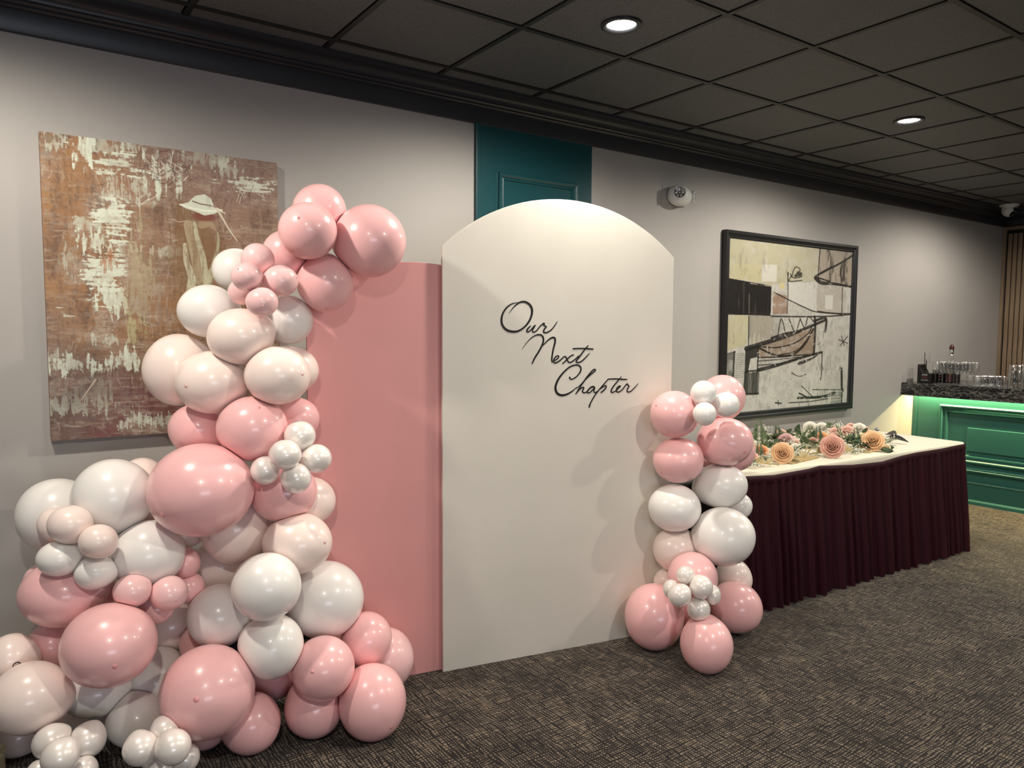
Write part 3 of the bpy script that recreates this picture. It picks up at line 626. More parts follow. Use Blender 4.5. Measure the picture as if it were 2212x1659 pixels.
o = MB().frame(rx0, rx1, rz0, rz1, fp, lambda u, v, p: (u, p, v)).build('frame', M['frameblack']); under(o, pf)
under(MB().box(rx0+.02, rx1-.02, fi+.003, WALL_Y-.001, rz0+.02, rz1-.02).build('backing', M['frameblack']), pf)
# ------------------------------------------------------------------ balloon garlands
# (x, y, rx, ry) in photograph pixels; plane offset in metres towards the camera from the board the garland hangs on;
# colour; size word; where it is; pixel of the darker tip where it shows; F = rests on the carpet
LB = [
 (690,456,57,57,.02,'pink','round','at the very top of the garland, tucked behind two others',None,0),
 (665,499,62,61,.20,'pink','round','in front of the topmost balloon, its nub facing out',(645,471),0),
 (798,521,78,78,.16,'pink','large round','jutting out over the pink board near its top edge',None,0),
 (703,611,60,62,.14,'pink','round','hanging against the pink board below the large jutting one',(706,665),0),
 (618,548,50,50,-.02,'pink','round','half hidden behind the cluster of five small pink balloons',None,0),
 (510,585,49,48,-.12,'white','round','half hidden beside the painted figure in the hat',None,0),
 (557,561,35,35,.24,'blush','small','uppermost of the small pink cluster by the painting',None,0),
 (533,598,33,31,.32,'blush','small','in the small pink cluster, beside the hidden white balloon',(515,581),0),
 (606,607,37,34,.30,'blush','small','in the small pink cluster, nearest the pink board',(639,600),0),
 (566,652,34,32,.34,'blush','small','lowest of the small pink cluster, dark nub facing out',(569,661),0),
 (522,631,28,28,.18,'blush','small','at the back of the small pink cluster above the white balloons',None,0),
 (450,672,62,57,.02,'white','round','overlapping the painting above the peach balloons',None,0),
 (623,691,52,53,.08,'white','round','against the left edge of the pink board',None,0),
 (520,727,69,61,.20,'peach','wide','between the two white balloons of the upper garland',None,0),
 (387,799,71,78,-.02,'peach','large','reaching farthest across the painting',None,0),
 (458,826,75,68,.18,'peach','large','bulging in front of the peach balloon on the painting',(404,834),0),
 (600,811,69,63,.20,'peach','large','beside the pink board, above the pearl cluster',(650,808),0),
 (621,800,66,54,.04,'peach','round','peeking out behind another peach one at the pink board',None,0),
 (428,927,60,56,.04,'pink','round','below the bottom corner of the painting',None,0),
 (545,926,74,70,.24,'pink','large','directly above the largest pink balloon of the garland',(558,880),0),
 (637,905,52,47,.06,'pink','round','behind the upper pearl balloon at the pink board',None,0),
 (648,941,33,33,.34,'pearl','small','topmost of the five in the upper pearl cluster',None,0),
 (616,982,34,32,.42,'pearl','small','foremost in the middle of the upper pearl cluster',None,0),
 (683,990,33,31,.36,'pearl','small','of the upper pearl cluster nearest the white lettered board',None,0),
 (573,1016,31,31,.34,'pearl','small','of the upper pearl cluster beside the largest pink balloon',None,0),
 (640,1033,32,33,.40,'pearl','small','lowest of the upper pearl cluster',None,0),
 (435,1058,109,100,.28,'pink','very large','biggest of the whole garland, in the middle of its height',(354,1114),0),
 (612,1062,71,65,.12,'pink','large','underneath the upper pearl cluster',None,0),
 (668,1082,56,52,.02,'peach','round','showing behind the pink one under the pearls',None,0),
 (510,1140,73,77,.10,'peach','large','directly below the biggest pink balloon',(452,1163),0),
 (643,1173,73,65,.20,'peach','large','above the two big white balloons at the pink board',(697,1171),0),
 (478,1222,62,62,-.02,'peach','shaded','deep behind the white balloons in the middle of the garland',None,0),
 (576,1267,72,72,.30,'white','large','uppermost of the four white together low on the pink board',None,0),
 (702,1295,82,82,.18,'white','very large','against the pink board, biggest of four white together',None,0),
 (474,1330,65,67,.20,'white','round','of the four white together, next to the small pink cluster',None,0),
 (586,1396,68,68,.36,'white','round','lowest of the four white together, above the pink base',None,0),
 (449,1494,97,97,.44,'pink','very large','low in front, just above the pearls on the carpet',(424,1511),0),
 (698,1443,67,67,.34,'pink','round','in the pink base, between the white balloons and the floor',(675,1451),0),
 (792,1381,54,58,.16,'pink','upright','in the pink base under the biggest white balloon',None,0),
 (831,1424,62,67,.08,'blush','round','at the foot of the pink board, outermost of the base',None,1),
 (805,1516,72,79,.30,'pink','large','resting on the carpet in front of the pink board',(847,1569),1),
 (678,1528,62,62,.22,'pink','shaded','resting on the carpet below the nubbed pink balloon',None,1),
 (542,1562,62,63,.30,'pink','round','resting on the carpet beside the very large pink one',None,1),
 (591,1453,56,56,.12,'pink','shaded','under the lowest of the four white balloons',None,0),
 (441,1572,47,45,.20,'pink','shaded','under the very large pink balloon at carpet level',None,1),
 (436,1391,45,45,.08,'pink','shaded','squeezed behind the white balloon beside the small pink cluster',None,0),
 (370,1350,58,58,-.02,'peach','shaded','deep between the two clusters, under the small pink ones',None,0),
 (401,1216,30,33,.20,'pink','small','topmost of the lower small pink cluster',None,0),
 (409,1270,31,34,.18,'pink','small','of the lower small pink cluster beside the shaded peach balloon',None,0),
 (365,1281,39,37,.30,'blush','small','foremost in the lower small pink cluster, nub showing',(379,1297),0),
 (286,1276,39,35,.26,'blush','small','of the lower small pink cluster right under a large white balloon',None,0),
 (241,1284,28,30,.12,'pink','small','wedged behind the two clusters of small balloons',None,0),
 (338,1313,37,34,.22,'blush','small','lowest of the lower small pink cluster',None,0),
 (123,1113,77,79,-.04,'white','very large','close to the wall below the painting',None,0),
 (245,1073,82,81,.16,'white','very large','standing highest of the white ones below the painting',None,0),
 (307,1035,46,46,-.02,'peach','round','hiding behind the highest white balloon below the painting',None,0),
 (121,1133,36,37,.10,'peach','small','half hidden at the back of the small peach cluster',None,0),
 (152,1133,45,41,.26,'peach','small','topmost front one of the small peach cluster',None,0),
 (212,1169,39,36,.32,'peach','small','foremost of the small peach cluster beside a large white balloon',None,0),
 (129,1206,45,38,.26,'white','small','of the small peach cluster, resting on a pink balloon',None,0),
 (206,1236,42,37,.28,'white','small','lowest of the small peach cluster',None,0),
 (320,1196,75,72,.24,'white','large','between the small peach cluster and the small pink cluster',None,0),
 (337,1116,36,34,.02,'peach','small','wedged between the white balloons and the biggest pink one',None,0),
 (402,1142,42,42,.00,'peach','round','barely showing under the biggest pink balloon',None,0),
 (137,1280,86,72,.16,'pink','large','below the small peach cluster near the wall',None,0),
 (92,1252,36,36,-.04,'blush','small','showing behind the pink one near the wall',None,0),
 (236,1393,96,88,.34,'pink','very large','low by the wall with its nub facing out',(246,1440),0),
 (112,1395,50,52,.12,'pink','shaded','tucked beside the very large pink one near the wall',None,0),
 (25,1424,50,54,.14,'peach','round','with a small black printed ring, close to the wall',None,0),
 (65,1507,78,75,.34,'peach','very large','lying low at the end of the garland by the wall',None,0),
 (206,1491,68,57,.22,'white','wide','pressed under the very large pink one near the wall',None,0),
 (339,1467,67,68,.20,'white','round shaded','between two very large pink balloons',None,0),
 (295,1556,62,55,.24,'white','shaded','low above the carpet pearl cluster',None,1),
 (180,1556,52,52,.10,'peach','shaded','deep behind the carpet pearls',None,1),
 (37,1585,58,47,.24,'peach','shaded','on the carpet at the end of the garland',None,1),
 (112,1602,38,37,.46,'pearl','small','of the card box pearl cluster, uppermost over the box',None,0),
 (189,1599,37,37,.46,'pearl','small','of the card box pearl cluster on its inner side',None,0),
 (130,1634,38,38,.56,'pearl','small','foremost of the card box pearl cluster',None,0),
 (182,1664,28,28,.50,'pearl','small','lowest inner one of the card box pearl cluster',None,0),
 (85,1668,26,26,.48,'pearl','small','lowest outer one of the card box pearl cluster',None,0),
 (358,1580,32,32,.46,'pearl','small','topmost of the pearls under the low large pink balloon',None,0),
 (304,1617,37,35,.50,'pearl','small','of the pearls under the low pink balloon, beside a white one',None,0),
 (374,1614,37,37,.56,'pearl','small','foremost of the pearl cluster under the low pink balloon',None,0),
 (400,1637,30,30,.48,'pearl','small','of the pearls under the low pink balloon, open carpet side',None,0),
 (338,1666,31,31,.52,'pearl','small','lowest of the pearl cluster under the low pink balloon',None,0),
]
RB = [
 (1560,859,49,49,.05,'pink','round','at the very top of the short column, before the framed painting',None,0),
 (1520,849,28,27,.26,'white','small','uppermost of three small white ones topping the short column',None,0),
 (1568,874,29,27,.28,'white','small','of the three small white ones, in front of the top pink balloon',None,0),
 (1522,894,25,25,.32,'white','small','lowest of the three small white ones topping the short column',None,0),
 (1457,895,52,51,.14,'pink','round','overlapping the edge of the lettered board beside the word Chapter',(1419,876),0),
 (1566,954,60,52,.20,'pink','large','below the three small white ones, in front of the flowers',(1606,977),0),
 (1591,975,39,42,.04,'pink','round','peeking out behind the large pink one beside the flowers',None,0),
 (1465,994,54,49,.14,'pink','round','lower one of two pink at the edge of the lettered board',(1432,1023),0),
 (1530,985,30,30,.00,'pink','shaded','deep inside the upper part of the short column',None,0),
 (1556,1049,57,48,.20,'white','round','directly under the large pink one, before the burgundy skirt',None,0),
 (1457,1097,56,51,.14,'white','round','overlapping the edge of the lettered board at mid height',None,0),
 (1596,1093,28,29,.00,'white','small','showing behind two white ones against the burgundy skirt',None,0),
 (1562,1159,67,63,.22,'white','large','biggest white of the short column, before the burgundy skirt',None,0),
 (1462,1187,51,48,.10,'peach','round','between the white and the pink at the lettered board',None,0),
 (1584,1250,39,43,.06,'peach','round','under the biggest white one of the short column',None,0),
 (1441,1257,29,29,.00,'peach','small','barely showing behind the foot of the short column',None,0),
 (1496,1247,53,54,.18,'pink','round','behind the lower pearl cluster of the short column',None,0),
 (1413,1332,63,70,.20,'pink','large','resting at the foot of the lettered board',None,1),
 (1590,1312,55,54,.22,'pink','round','at the foot of the short column, on the side of the table',None,1),
 (1526,1392,56,60,.34,'pink','round','standing foremost on the carpet at the foot of the short column',None,1),
 (1482,1323,30,28,.14,'pink','shaded','squeezed between the pink ones at the foot of the short column',None,0),
 (1481,1242,20,20,.36,'pearl','tiny','topmost of the short column pearl cluster',None,0),
 (1450,1273,18,21,.34,'pearl','tiny','of the short column pearls, over the pink at the lettered board',None,0),
 (1468,1286,25,25,.42,'pearl','small','foremost of the short column pearls on the lettered board side',None,0),
 (1515,1268,25,25,.42,'pearl','small','foremost of the short column pearls on the table side',None,0),
 (1540,1285,17,22,.36,'pearl','tiny','at the back of the short column pearls on the table side',None,0),
 (1509,1316,25,25,.42,'pearl','small','lowest of the short column pearl cluster',None,0),
]
WORD = {'pink': 'pink', 'blush': 'light pink', 'peach': 'pale peach', 'white': 'white', 'peach': 'peach', 'pearl': 'pearly white'}
def solve(rows, o, n, brd=None):
    N = len(rows); u = np.zeros((N, 3)); a = np.zeros(N); d0 = np.zeros(N); dmax = np.full(N, 99.)
    for i, b in enumerate(rows):
        v = ray(b[0], b[1]); u[i] = v/np.linalg.norm(v)
        d0[i] = ((o-n*b[4]-CAM) @ n)/(u[i] @ n)
        k = np.linalg.norm(v); a[i] = (b[2]+b[3])/2/FPX/k          # angular radius
        dmax[i] = min((CAMH)/max(1e-3, a[i]*.96-u[i][2]), (WALL_Y-.01)/(u[i][1]+a[i]))
        if brd is not None:
            O, bn, bt, s0, s1 = brd; hit = CAM+u[i]*((O-CAM) @ bn)/(u[i] @ bn)
            if s0 < (hit-O) @ bt < s1: dmax[i] = min(dmax[i], ((O-CAM) @ bn)/(u[i] @ bn+a[i]*.98))
        if b[9]: d0[i] = CAMH/(a[i]*.97-u[i][2])
    d0 = np.minimum(d0, dmax); d = d0.copy(); rank = np.array([b[4] for b in rows])
    front = rank[:, None] > rank[None]
    fix = np.array([.15 if b[9] else 1. for b in rows])
    for it in range(900):
        c = u*d[:, None]; r = d*a; D = np.linalg.norm(c[:, None]-c[None], axis=2); np.fill_diagonal(D, 9)
        pen = np.clip(.93*(r[:, None]+r[None])-D, 0, None)
        mv = (np.where(front, -pen, pen)).sum(1)*.10*fix
        d = d+mv+.012*(d0-d)*fix
        # stay in front of the board the garland leans on (left garland only where the board is)
        d = np.minimum(d, dmax)
    return u, a, d
def balloon_mesh(r, axis, ex, ey, seg=44, rings=28):
    V = []; 
    for k in range(rings+1):
        t = math.pi*k/rings; z = math.cos(t); q = math.sin(t)
        if z < 0: z2 = z*(1+.12*(-z)**3); q *= 1-.10*(-z)**4
        else: z2 = z*(1+.02*z**6)
        V.append((q, z2))
    P = np.array([(q*math.cos(2*math.pi*j/seg), q*math.sin(2*math.pi*j/seg), z) for q, z in V for j in range(seg)])
    ax = axis/np.linalg.norm(axis); s = np.cross(ax, (0.3, .1, 1.)); s /= np.linalg.norm(s); t_ = np.cross(ax, s)
    P = (P[:, :1]*s+P[:, 1:2]*t_+P[:, 2:]*ax)*r
    # measured outline: wider or taller in the view's right and up directions
    Q = P @ CR.T; Q[:, 0] *= ex; Q[:, 1] *= ey; P = Q @ CR
    F = [(k*seg+j, (k+1)*seg+j, (k+1)*seg+(j+1) % seg, k*seg+(j+1) % seg) for k in range(rings) for j in range(seg)]
    return P, F
def garland(rows, o, n, gname, brd):
    u, a, d = solve(rows, o, n, brd); C = CAM+u*d[:, None]; R = d*a
    pxy = np.array([(b[0], b[1]) for b in rows], float); res = []; shapes = []
    for i, b in enumerate(rows):
        col = b[5]; rm = (b[2]+b[3])/2
        w_ = np.exp(-((pxy-pxy[i])**2).sum(1)/(2*130**2)); cen = (pxy*w_[:, None]).sum(0)/w_.sum(); od = pxy[i]-cen; od = od/max(20, np.linalg.norm(od))
        if b[8]:
            v = ray(*b[8]); v /= np.linalg.norm(v); tca = u[i]*d[i] @ v; dd = d[i]**2-tca**2; hit = v*(tca-math.sqrt(max(0, R[i]**2-dd))); axis = hit-u[i]*d[i]
        else:
            axis = -.42*u[i]+.9*(od[0]*CR[0]-od[1]*CR[1])+np.array([0, 0, -.12])
        axis = axis/np.linalg.norm(axis)
        P, F = balloon_mesh(R[i], axis, b[2]/rm, b[3]/rm, 36 if rm < 45 else 48, 24 if rm < 45 else 32)
        shapes.append([P, F, axis])
    # soft contact: where two balloons really press together both go flat at the plane between them
    raw = [q[0].copy() for q in shapes]; E3 = [np.array([b[2]*2/(b[2]+b[3]), b[3]*2/(b[2]+b[3]), 1.]) for b in rows]
    def inside(V, j): return ((((V-C[j]) @ CR.T)/(E3[j]*R[j]))**2).sum(1) < 1
    for i in range(len(rows)):
        for j in range(i+1, len(rows)):
            dv = C[j]-C[i]; D = np.linalg.norm(dv)
            if D > (R[i]+R[j])*1.25: continue
            A_, B_ = raw[i]+C[i], raw[j]+C[j]; ia, ib = inside(A_, j), inside(B_, i)
            if not (ia.any() or ib.any()): continue
            nrm = dv/D; lens_ = np.concatenate([A_[ia], B_[ib]]) @ nrm; lo_, hi_ = lens_.min(), lens_.max()
            sa_, sb_ = (A_ @ nrm).max(), (B_ @ nrm).min(); rim = (A_[ia] @ nrm).min() if ia.any() else sb_; rim2 = (B_[ib] @ nrm).max() if ib.any() else sa_
            h = (min(sa_, rim2)+max(sb_, rim))/2
            for idx, sg in ((i, 1.), (j, -1.)):
                P = shapes[idx][0]; over = ((P+C[idx]) @ nrm-h)*sg-.0001; k = min(.009, R[idx]*.08); m = over > -k
                P[m] -= sg*nrm*np.where(over[m] > k, over[m], (over[m]+k)**2/(4*k))[:, None]
    for i, b in enumerate(rows):
        col = b[5]; P, F, axis = shapes[i]
        # never through the boards, the wall or the carpet: press flat against them
        G = P+C[i]
        for (O, nn, lim) in (((0, 0, 0), (0, 0, -1.), None), ((0, WALL_Y, 0), (0, 1., 0), None), (P0r, PN, 'pink'), (A0, AN, 'arch')):
            s_ = (G-np.array(O)) @ np.array(nn)+.0015
            if lim == 'pink': ok = ((C[i]-P0r) @ PT > sa-pw/2-.12) & ((C[i]-P0r) @ PN < .03)
            elif lim == 'arch': ok = ((C[i]-A0) @ AT > 0) & ((C[i]-A0) @ AT < 1.36) & ((C[i]-A0) @ AN < .03)
            else: ok = True
            if ok: m = s_ > 0; G[m] -= np.array(nn)*s_[m][:, None]
        P = G-C[i]
        me = bpy.data.meshes.new('balloon'); me.from_pydata(P.tolist(), [], F); me.polygons.foreach_set('use_smooth', [True]*len(F)); me.materials.append(BM[col])
        ob = bpy.data.objects.new('balloon', me); COL.objects.link(ob); ob.location = C[i]
        lab = f"{b[6]} {WORD[col]} balloon {b[7]}"
        tag(ob, lab, 'balloon', gname)
        if b[8]:
            q = Vector(axis); hit = R[i]*1.0; 
            k = P @ axis; top = P[k.argmax()]
            mb = MB(); s_ = R[i]*.05; mb.lathe([(s_*1.6, -.0022), (s_*1.2, .0004), (s_*.7, .0014), (s_*.35, .0026), (.0004, .003)], 16, cap=False)
            t = mb.build('tip', M['tip'][col], ob, smooth=True); t.rotation_euler = q.to_track_quat('Z', 'Y').to_euler(); t.location = top-axis*.0004
        res.append((C[i], R[i], ob))
    return res
Lres = garland(LB, P0r, PN, 'balloons of the tall garland on the pink board', (P0r, PN, PT, sa-pw/2-.12, sa+pw/2))
Rres = garland(RB, A0, AN, 'balloons of the short column at the lettered board', (A0, AN, AT, 0, 1.40))
# black printed ring on the pale balloon near the wall
for c, r, ob in Lres:
    if 'printed ring' in ob['label']:
        v = ray(36.5, 1438); v /= np.linalg.norm(v); cc = c-CAM; tca = cc @ v; dd = cc @ cc-tca**2
        hit = v*(tca-math.sqrt(max(0, r*r-dd)))-cc; ax = hit/np.linalg.norm(hit)
        s = np.cross(ax, CR[1]); s /= np.linalg.norm(s); t_ = np.cross(s, ax); k = r/54*7.2
        pts = [ax*r*1.0+(s*math.cos(a)+t_*math.sin(a))*k*(1-.0)-ax*(r-math.sqrt(r*r-k*k)) for a in np.linspace(0, 2*math.pi, 40)]
        o = MB().tube(pts, r/54*1.05, 6).build('printed_ring', M['vinyl'], ob, smooth=True); o['label'] = 'small black printed ring'
# ------------------------------------------------------------------ skirted table
TZ = .76
FR = on_z(2085, 956, TZ); BR = on_z(1866, 928, TZ); BR = BR+(BR-FR)*.24; FL = np.array([3.15, 2.525, TZ]); BL = np.array([3.25, BR[1]+.02, TZ])
tb = empty('folding_table', (4.5, 2.9, 0), 'folding table hidden under the cream cloth and burgundy skirt', 'table')
under(MB().prism([FL+(.03, .03, -.03), FR+(-.04, .04, -.03), BR+(-.04, -.03, -.03), BL+(.03, -.03, -.03)], (0, 0, 0), (0, 0, .024)).build('table_top', M['white_plastic']), tb)
for c in (FL+(.2, .12, 0), FR+(-.25, .12, 0), BR+(-.3, -.15, 0), BL+(.2, -.15, 0)):
    under(MB().tube([(c[0], c[1], 0), (c[0], c[1], TZ-.03)], .014, 10).build('leg', M['chrome']), tb)
# cream cloth: top with faint creases and a short drop at the front and the open end
def cpath(m, f0=FL, f1=FR, f2=BR, rad=.05):
    a = np.linspace(0, 1, m)[:, None]; l1 = np.linalg.norm(f1-f0); l2 = np.linalg.norm(f2-f1); d1 = (f1-f0)/l1; d2 = (f2-f1)/l2
    pts = []; tot = l1+l2
    for s in np.linspace(0, tot, m):
        if s < l1-rad: p = f0+d1*s
        elif s > l1+rad: p = f1+d2*(s-l1)
        else:
            t = (s-l1+rad)/(2*rad); A = f1-d1*rad; Bq = f1+d2*rad; p = (1-t)**2*A+2*t*(1-t)*f1+t*t*Bq
        pts.append(p)
    P = np.array(pts); T_ = np.gradient(P, axis=0); T_ /= np.linalg.norm(T_, axis=1)[:, None]; N_ = np.stack([T_[:, 1], -T_[:, 0], 0*T_[:, 0]], 1)
    return P, N_, np.linspace(0, tot, m), l1
P_, N_, S_, L1 = cpath(240)
rows_ = []
mid = (BL+BR)/2
inner = np.array([BL+(BR-BL)*min(1, s/L1) if s < L1 else BR for s in S_])
K = 14
for k in range(K+1): rows_.append([(inner[i]*(1-k/K)+P_[i]*(k/K))+np.array([0, 0, .0012*math.sin(9*P_[i][0]+k)*math.sin(k*.8)+.001]) for i in range(len(P_))])
for dz, dn in ((.002, .004), (-.004, .008), (-.02, .009), (-.04, .009), (-.062, .009)): rows_.append([P_[i]+N_[i]*dn+np.array([0, 0, dz]) for i in range(len(P_))])
m_ = len(P_); b = MB(); b.add([p for r_ in rows_ for p in r_], [(k*m_+i, (k+1)*m_+i, (k+1)*m_+i+1, k*m_+i+1) for k in range(len(rows_)-1) for i in range(m_-1)])
o = tag(b.build('tablecloth', M['cream_cloth'], smooth=True), 'cream cloth covering the top of the skirted flower table', 'tablecloth')
# skirt: sagging top edge taken from the photograph, gathered pleats flaring to the carpet
fyp = 2.50
edge = [on_y(x, y, fyp) for x, y in ((1611, 1028), (1669, 1025.6), (1737, 1011.6), (1760, 1004.5), (1826, 1001.5), (1884, 994), (1919, 982), (1950, 974), (2000, 965))]
ex = [2.6]+[e[0] for e in edge]+[FR[0]-.15, FR[0], FR[0]+.5]; ez = [.73]+[min(e[2], TZ-.004) for e in edge]+[TZ-.008, TZ-.006, TZ-.02]
P_, N_, S_, L1 = cpath(1500)
rs = random.Random(5); ph = np.zeros(len(S_)); f = 0
fr = np.interp(S_, np.linspace(0, S_[-1], 60), [rs.uniform(38, 118) for _ in range(60)]); ph = np.cumsum(fr*np.gradient(S_))
am = np.interp(S_, np.linspace(0, S_[-1], 90), [rs.uniform(.5, 1.3) for _ in range(90)])
drift = np.interp(S_, np.linspace(0, S_[-1], 30), [rs.uniform(-1, 1) for _ in range(30)])
topz = np.interp(P_[:, 0], ex, ez); topz[S_ > L1] = TZ-.006
def skirt_rows(ts):
    out = []
    for t in ts:
        z = topz*(1-t)+.006*t
        flare = .016+.055*t**1.1; wv = np.sin(ph+drift*.9*t); wv = np.sign(wv)*np.abs(wv)**.8
        off = flare+am*(.003+.022*min(1, t*1.3+.08))*wv+.009*t*np.sin(ph*.37+1)+.006*math.exp(-t*7)*np.sin(ph*2.3+drift*3)
        out.append(np.stack([P_[:, 0]+N_[:, 0]*off, P_[:, 1]+N_[:, 1]*off, z+(.004*np.sin(ph*.27)*t)], 1))
    return out
def grid_mesh(R_):
    m_ = len(R_[0]); b = MB(); b.v = [tuple(p) for r_ in R_ for p in r_]
    b.f = [(k*m_+i, (k+1)*m_+i, (k+1)*m_+i+1, k*m_+i+1) for k in range(len(R_)-1) for i in range(m_-1)]; return b
sk = empty('table_skirt', (FR[0], FR[1], 0), 'burgundy gathered table skirt hanging to the carpet', 'table skirt')
under(grid_mesh(skirt_rows([.03, .05, .075, .1, .15, .22, .3, .4, .5, .6, .7, .8, .9, 1.0])).build('gathered_fabric', M['burgundy'], smooth=True), sk)
bd = []
for t, o_ in ((-.001, .013), (.0, .017), (.03, .020), (.062, .020), (.066, .014)):
    bd.append(np.stack([P_[:, 0]+N_[:, 0]*o_, P_[:, 1]+N_[:, 1]*o_, topz-t*.74], 1))
under(grid_mesh(bd).build('header_band', M['burgundy'], smooth=True), sk)

# ------------------------------------------------------------------ bouquets lying on the table
def petal_mat(name, c, c2):
    t = NT(name); co = t.coord(); n = t.noise(co, 40, 2)
    t.color(t.mix(n, lin(c), lin(c2))); t.set(rough=.6); return t.m
PET = {'peach': petal_mat('petal_peach', (236, 200, 156), (226, 178, 132)), 'orange': petal_mat('petal_orange', (238, 184, 132), (224, 158, 108)), 'dusty': petal_mat('petal_dusty_pink', (224, 178, 160), (210, 154, 138)), 'mauve': petal_mat('petal_mauve', (218, 182, 178), (204, 158, 158)), 'cream': petal_mat('petal_cream', (238, 226, 190), (224, 206, 160)), 'white': petal_mat('petal_white', (240, 238, 228), (226, 222, 206)), 'blush': petal_mat('petal_blush', (238, 200, 182), (224, 176, 160))}
M['leaf'] = plain('leaf_green', (58, 78, 48), .5, .35, 30); M['fern'] = plain('fern_green', (84, 100, 64), .6, .35, 40); M['gyp'] = plain('baby_breath', (232, 230, 216), .7, .05)
M['stem'] = plain('pale_stem', (150, 146, 96), .6, .2, 20); M['raffia'] = plain('straw_ribbon', (210, 190, 140), .6, .12, 30); M['thistle'] = plain('blue_thistle', (92, 104, 140), .6, .2, 30); M['feather'] = plain('dark_feather', (34, 34, 52), .5, .3, 60); M['wrap'] = plain('kraft_card', (186, 160, 112), .6, .08)
def rose_mesh(seed, openness=1.0):
    r_ = random.Random(seed); b = MB()
    rings = [(2, .10, .72, .0), (3, .22, .74, .03), (3, .36, .72, .08), (4, .52, .66, .18), (5, .70, .56, .34), (6, .86, .42, .55)]
    for k, (n, rb, h, curl) in enumerate(rings):
        for j in range(n):
            a0 = 2*math.pi*(j+.5*(k % 2)+r_.uniform(-.1, .1))/n; wdt = math.pi/n*1.5; G = []
            for iv in range(6):
                v = iv/5
                for iu in range(7):
                    uu = iu/6*2-1; edge_ = 1-.22*uu*uu*v
                    rad = rb*(.45+.55*v**.6)+curl*openness*v**3*.55*(1-.3*abs(uu))+.03*abs(uu)**2*v
                    a = a0+uu*wdt*(.55+.45*v**.5); z = -.45+(h+.45-.18*k*.4)*v*edge_-curl*v**4*.30
                    rad += .018*math.sin(5*uu+seed+j)*v
                    G.append((rad*math.cos(a), rad*math.sin(a), z))
            b.add(G, [(i*7+q, i*7+q+1, (i+1)*7+q+1, (i+1)*7+q) for i in range(5) for q in range(6)])
    return b
def orient(v): return Vector(v).to_track_quat('Z', 'Y').to_euler()
def flower(parent, px, py, rp, colr, up=.45, seed=0, z=None, side=0, opn=1.0, name='rose'):
    zc = TZ+(.045 if z is None else z); p = on_z(px, py, zc)
    if p[1] > 3.30: p = on_y(px, py, 3.30)
    dist = np.linalg.norm(p-CAM); r = rp/FPX*dist
    if zc < TZ+r*.90+.012 and p[1] < 3.29: p = on_z(px, py, TZ+r*.90+.012); dist = np.linalg.norm(p-CAM); r = rp/FPX*dist
    b = rose_mesh(seed, opn); o = b.build(name, PET[colr], None, smooth=True); o.scale = (r, r, r); o.location = p
    dirc = (CAM-p)/dist; o.rotation_euler = orient((dirc[0]+side, dirc[1], dirc[2]*.6+up))
    s_ = o.modifiers.new('thick', 'SOLIDIFY'); s_.thickness = .03
    under(o, parent)
    # the bloom's own stem, bent back from the calyx to the cloth
    q_ = Vector((0, 0, -.42*r)); q_.rotate(o.rotation_euler); k0 = p+np.array(q_); to = np.array(parent.location)-p; to[2] = 0; to = to/max(.05, np.linalg.norm(to))*min(.10, np.linalg.norm(to)); k1 = p+to*.9; k1[2] = TZ+.0045
    k1[1] = min(k1[1], BR[1]-.03); mid_ = (k0+k1)/2; mid_[2] = max(TZ+.006, (k0[2]+k1[2])/2-.006)
    under(MB().tube([k0, mid_, k1], .0026, 6).build('stem', M['stem'], smooth=True), parent); return p, r
def breath(parent, spots, seed, dens=34):
    r_ = random.Random(seed); b = MB(); st = MB()
    for px, py, sp, zc in spots:
        c = on_z(px, py, TZ+zc)
        if c[1] > 3.32: c = on_y(px, py, 3.32)
        s = sp/FPX*np.linalg.norm(c-CAM)
        root = c+np.array([r_.uniform(-.05, .05), r_.uniform(-.05, .05), -zc*.8+.004])
        for k in range(int(dens*2.2)):
            q = c+np.array([r_.gauss(0, s*.55), r_.gauss(0, s*.55), abs(r_.gauss(0, s*.35))-s*.2]); q[2] = max(q[2], TZ+.008)
            e = r_.uniform(.0032, .0062)
            b.add([q+(e, 0, 0), q-(e, 0, 0), q+(0, e, 0), q-(0, e, 0), q+(0, 0, e), q-(0, 0, e)], [(0, 2, 4), (2, 1, 4), (1, 3, 4), (3, 0, 4), (2, 0, 5), (1, 2, 5), (3, 1, 5), (0, 3, 5)])
            if k % 2 == 0: st.tube([root, (root+q)/2+np.array([r_.uniform(-.01, .01), 0, .008]), q], .0007, 3)
    o = under(b.build('baby_breath', M['gyp'], smooth=True), parent); o['kind'] = 'stuff'
    o = under(st.build('baby_breath_stems', M['fern']), parent); o['kind'] = 'stuff'
def fern(parent, spots, seed, mat='fern'):
    r_ = random.Random(seed); b = MB()
    for px, py, ln, ang, zc in spots:
        c = on_z(px, py, TZ+zc)
        if c[1] > 3.32: c = on_y(px, py, 3.32)
        L = ln/FPX*np.linalg.norm(c-CAM); d = np.array([math.cos(ang)*CR[0][0]-math.sin(ang)*.55, math.cos(ang)*CR[0][1]+math.sin(ang)*.55, .14*math.sin(ang)+.10]); d /= np.linalg.norm(d)
        s = np.cross(d, (0, 0, 1)); s /= np.linalg.norm(s); up = np.cross(s, d)
        for k in range(16):
            t = k/15; base = c+d*L*t+up*(.03*math.sin(t*2.2))*L*4; base[2] = max(base[2], TZ+.006); w_ = L*.36*(1-t*.7)
            for sd in (-1, 1):
                tip = base+s*sd*w_+d*w_*.7+up*r_.uniform(-.2, .3)*w_; tip[2] = max(tip[2], TZ+.004); md = (base+tip)/2+up*.004; q = d*w_*.20
                b.add([base, md-q, tip, md+q], [(0, 1, 2, 3)])
    o = under(b.build('fern_leaves', M[mat], smooth=True), parent); o['kind'] = 'stuff'
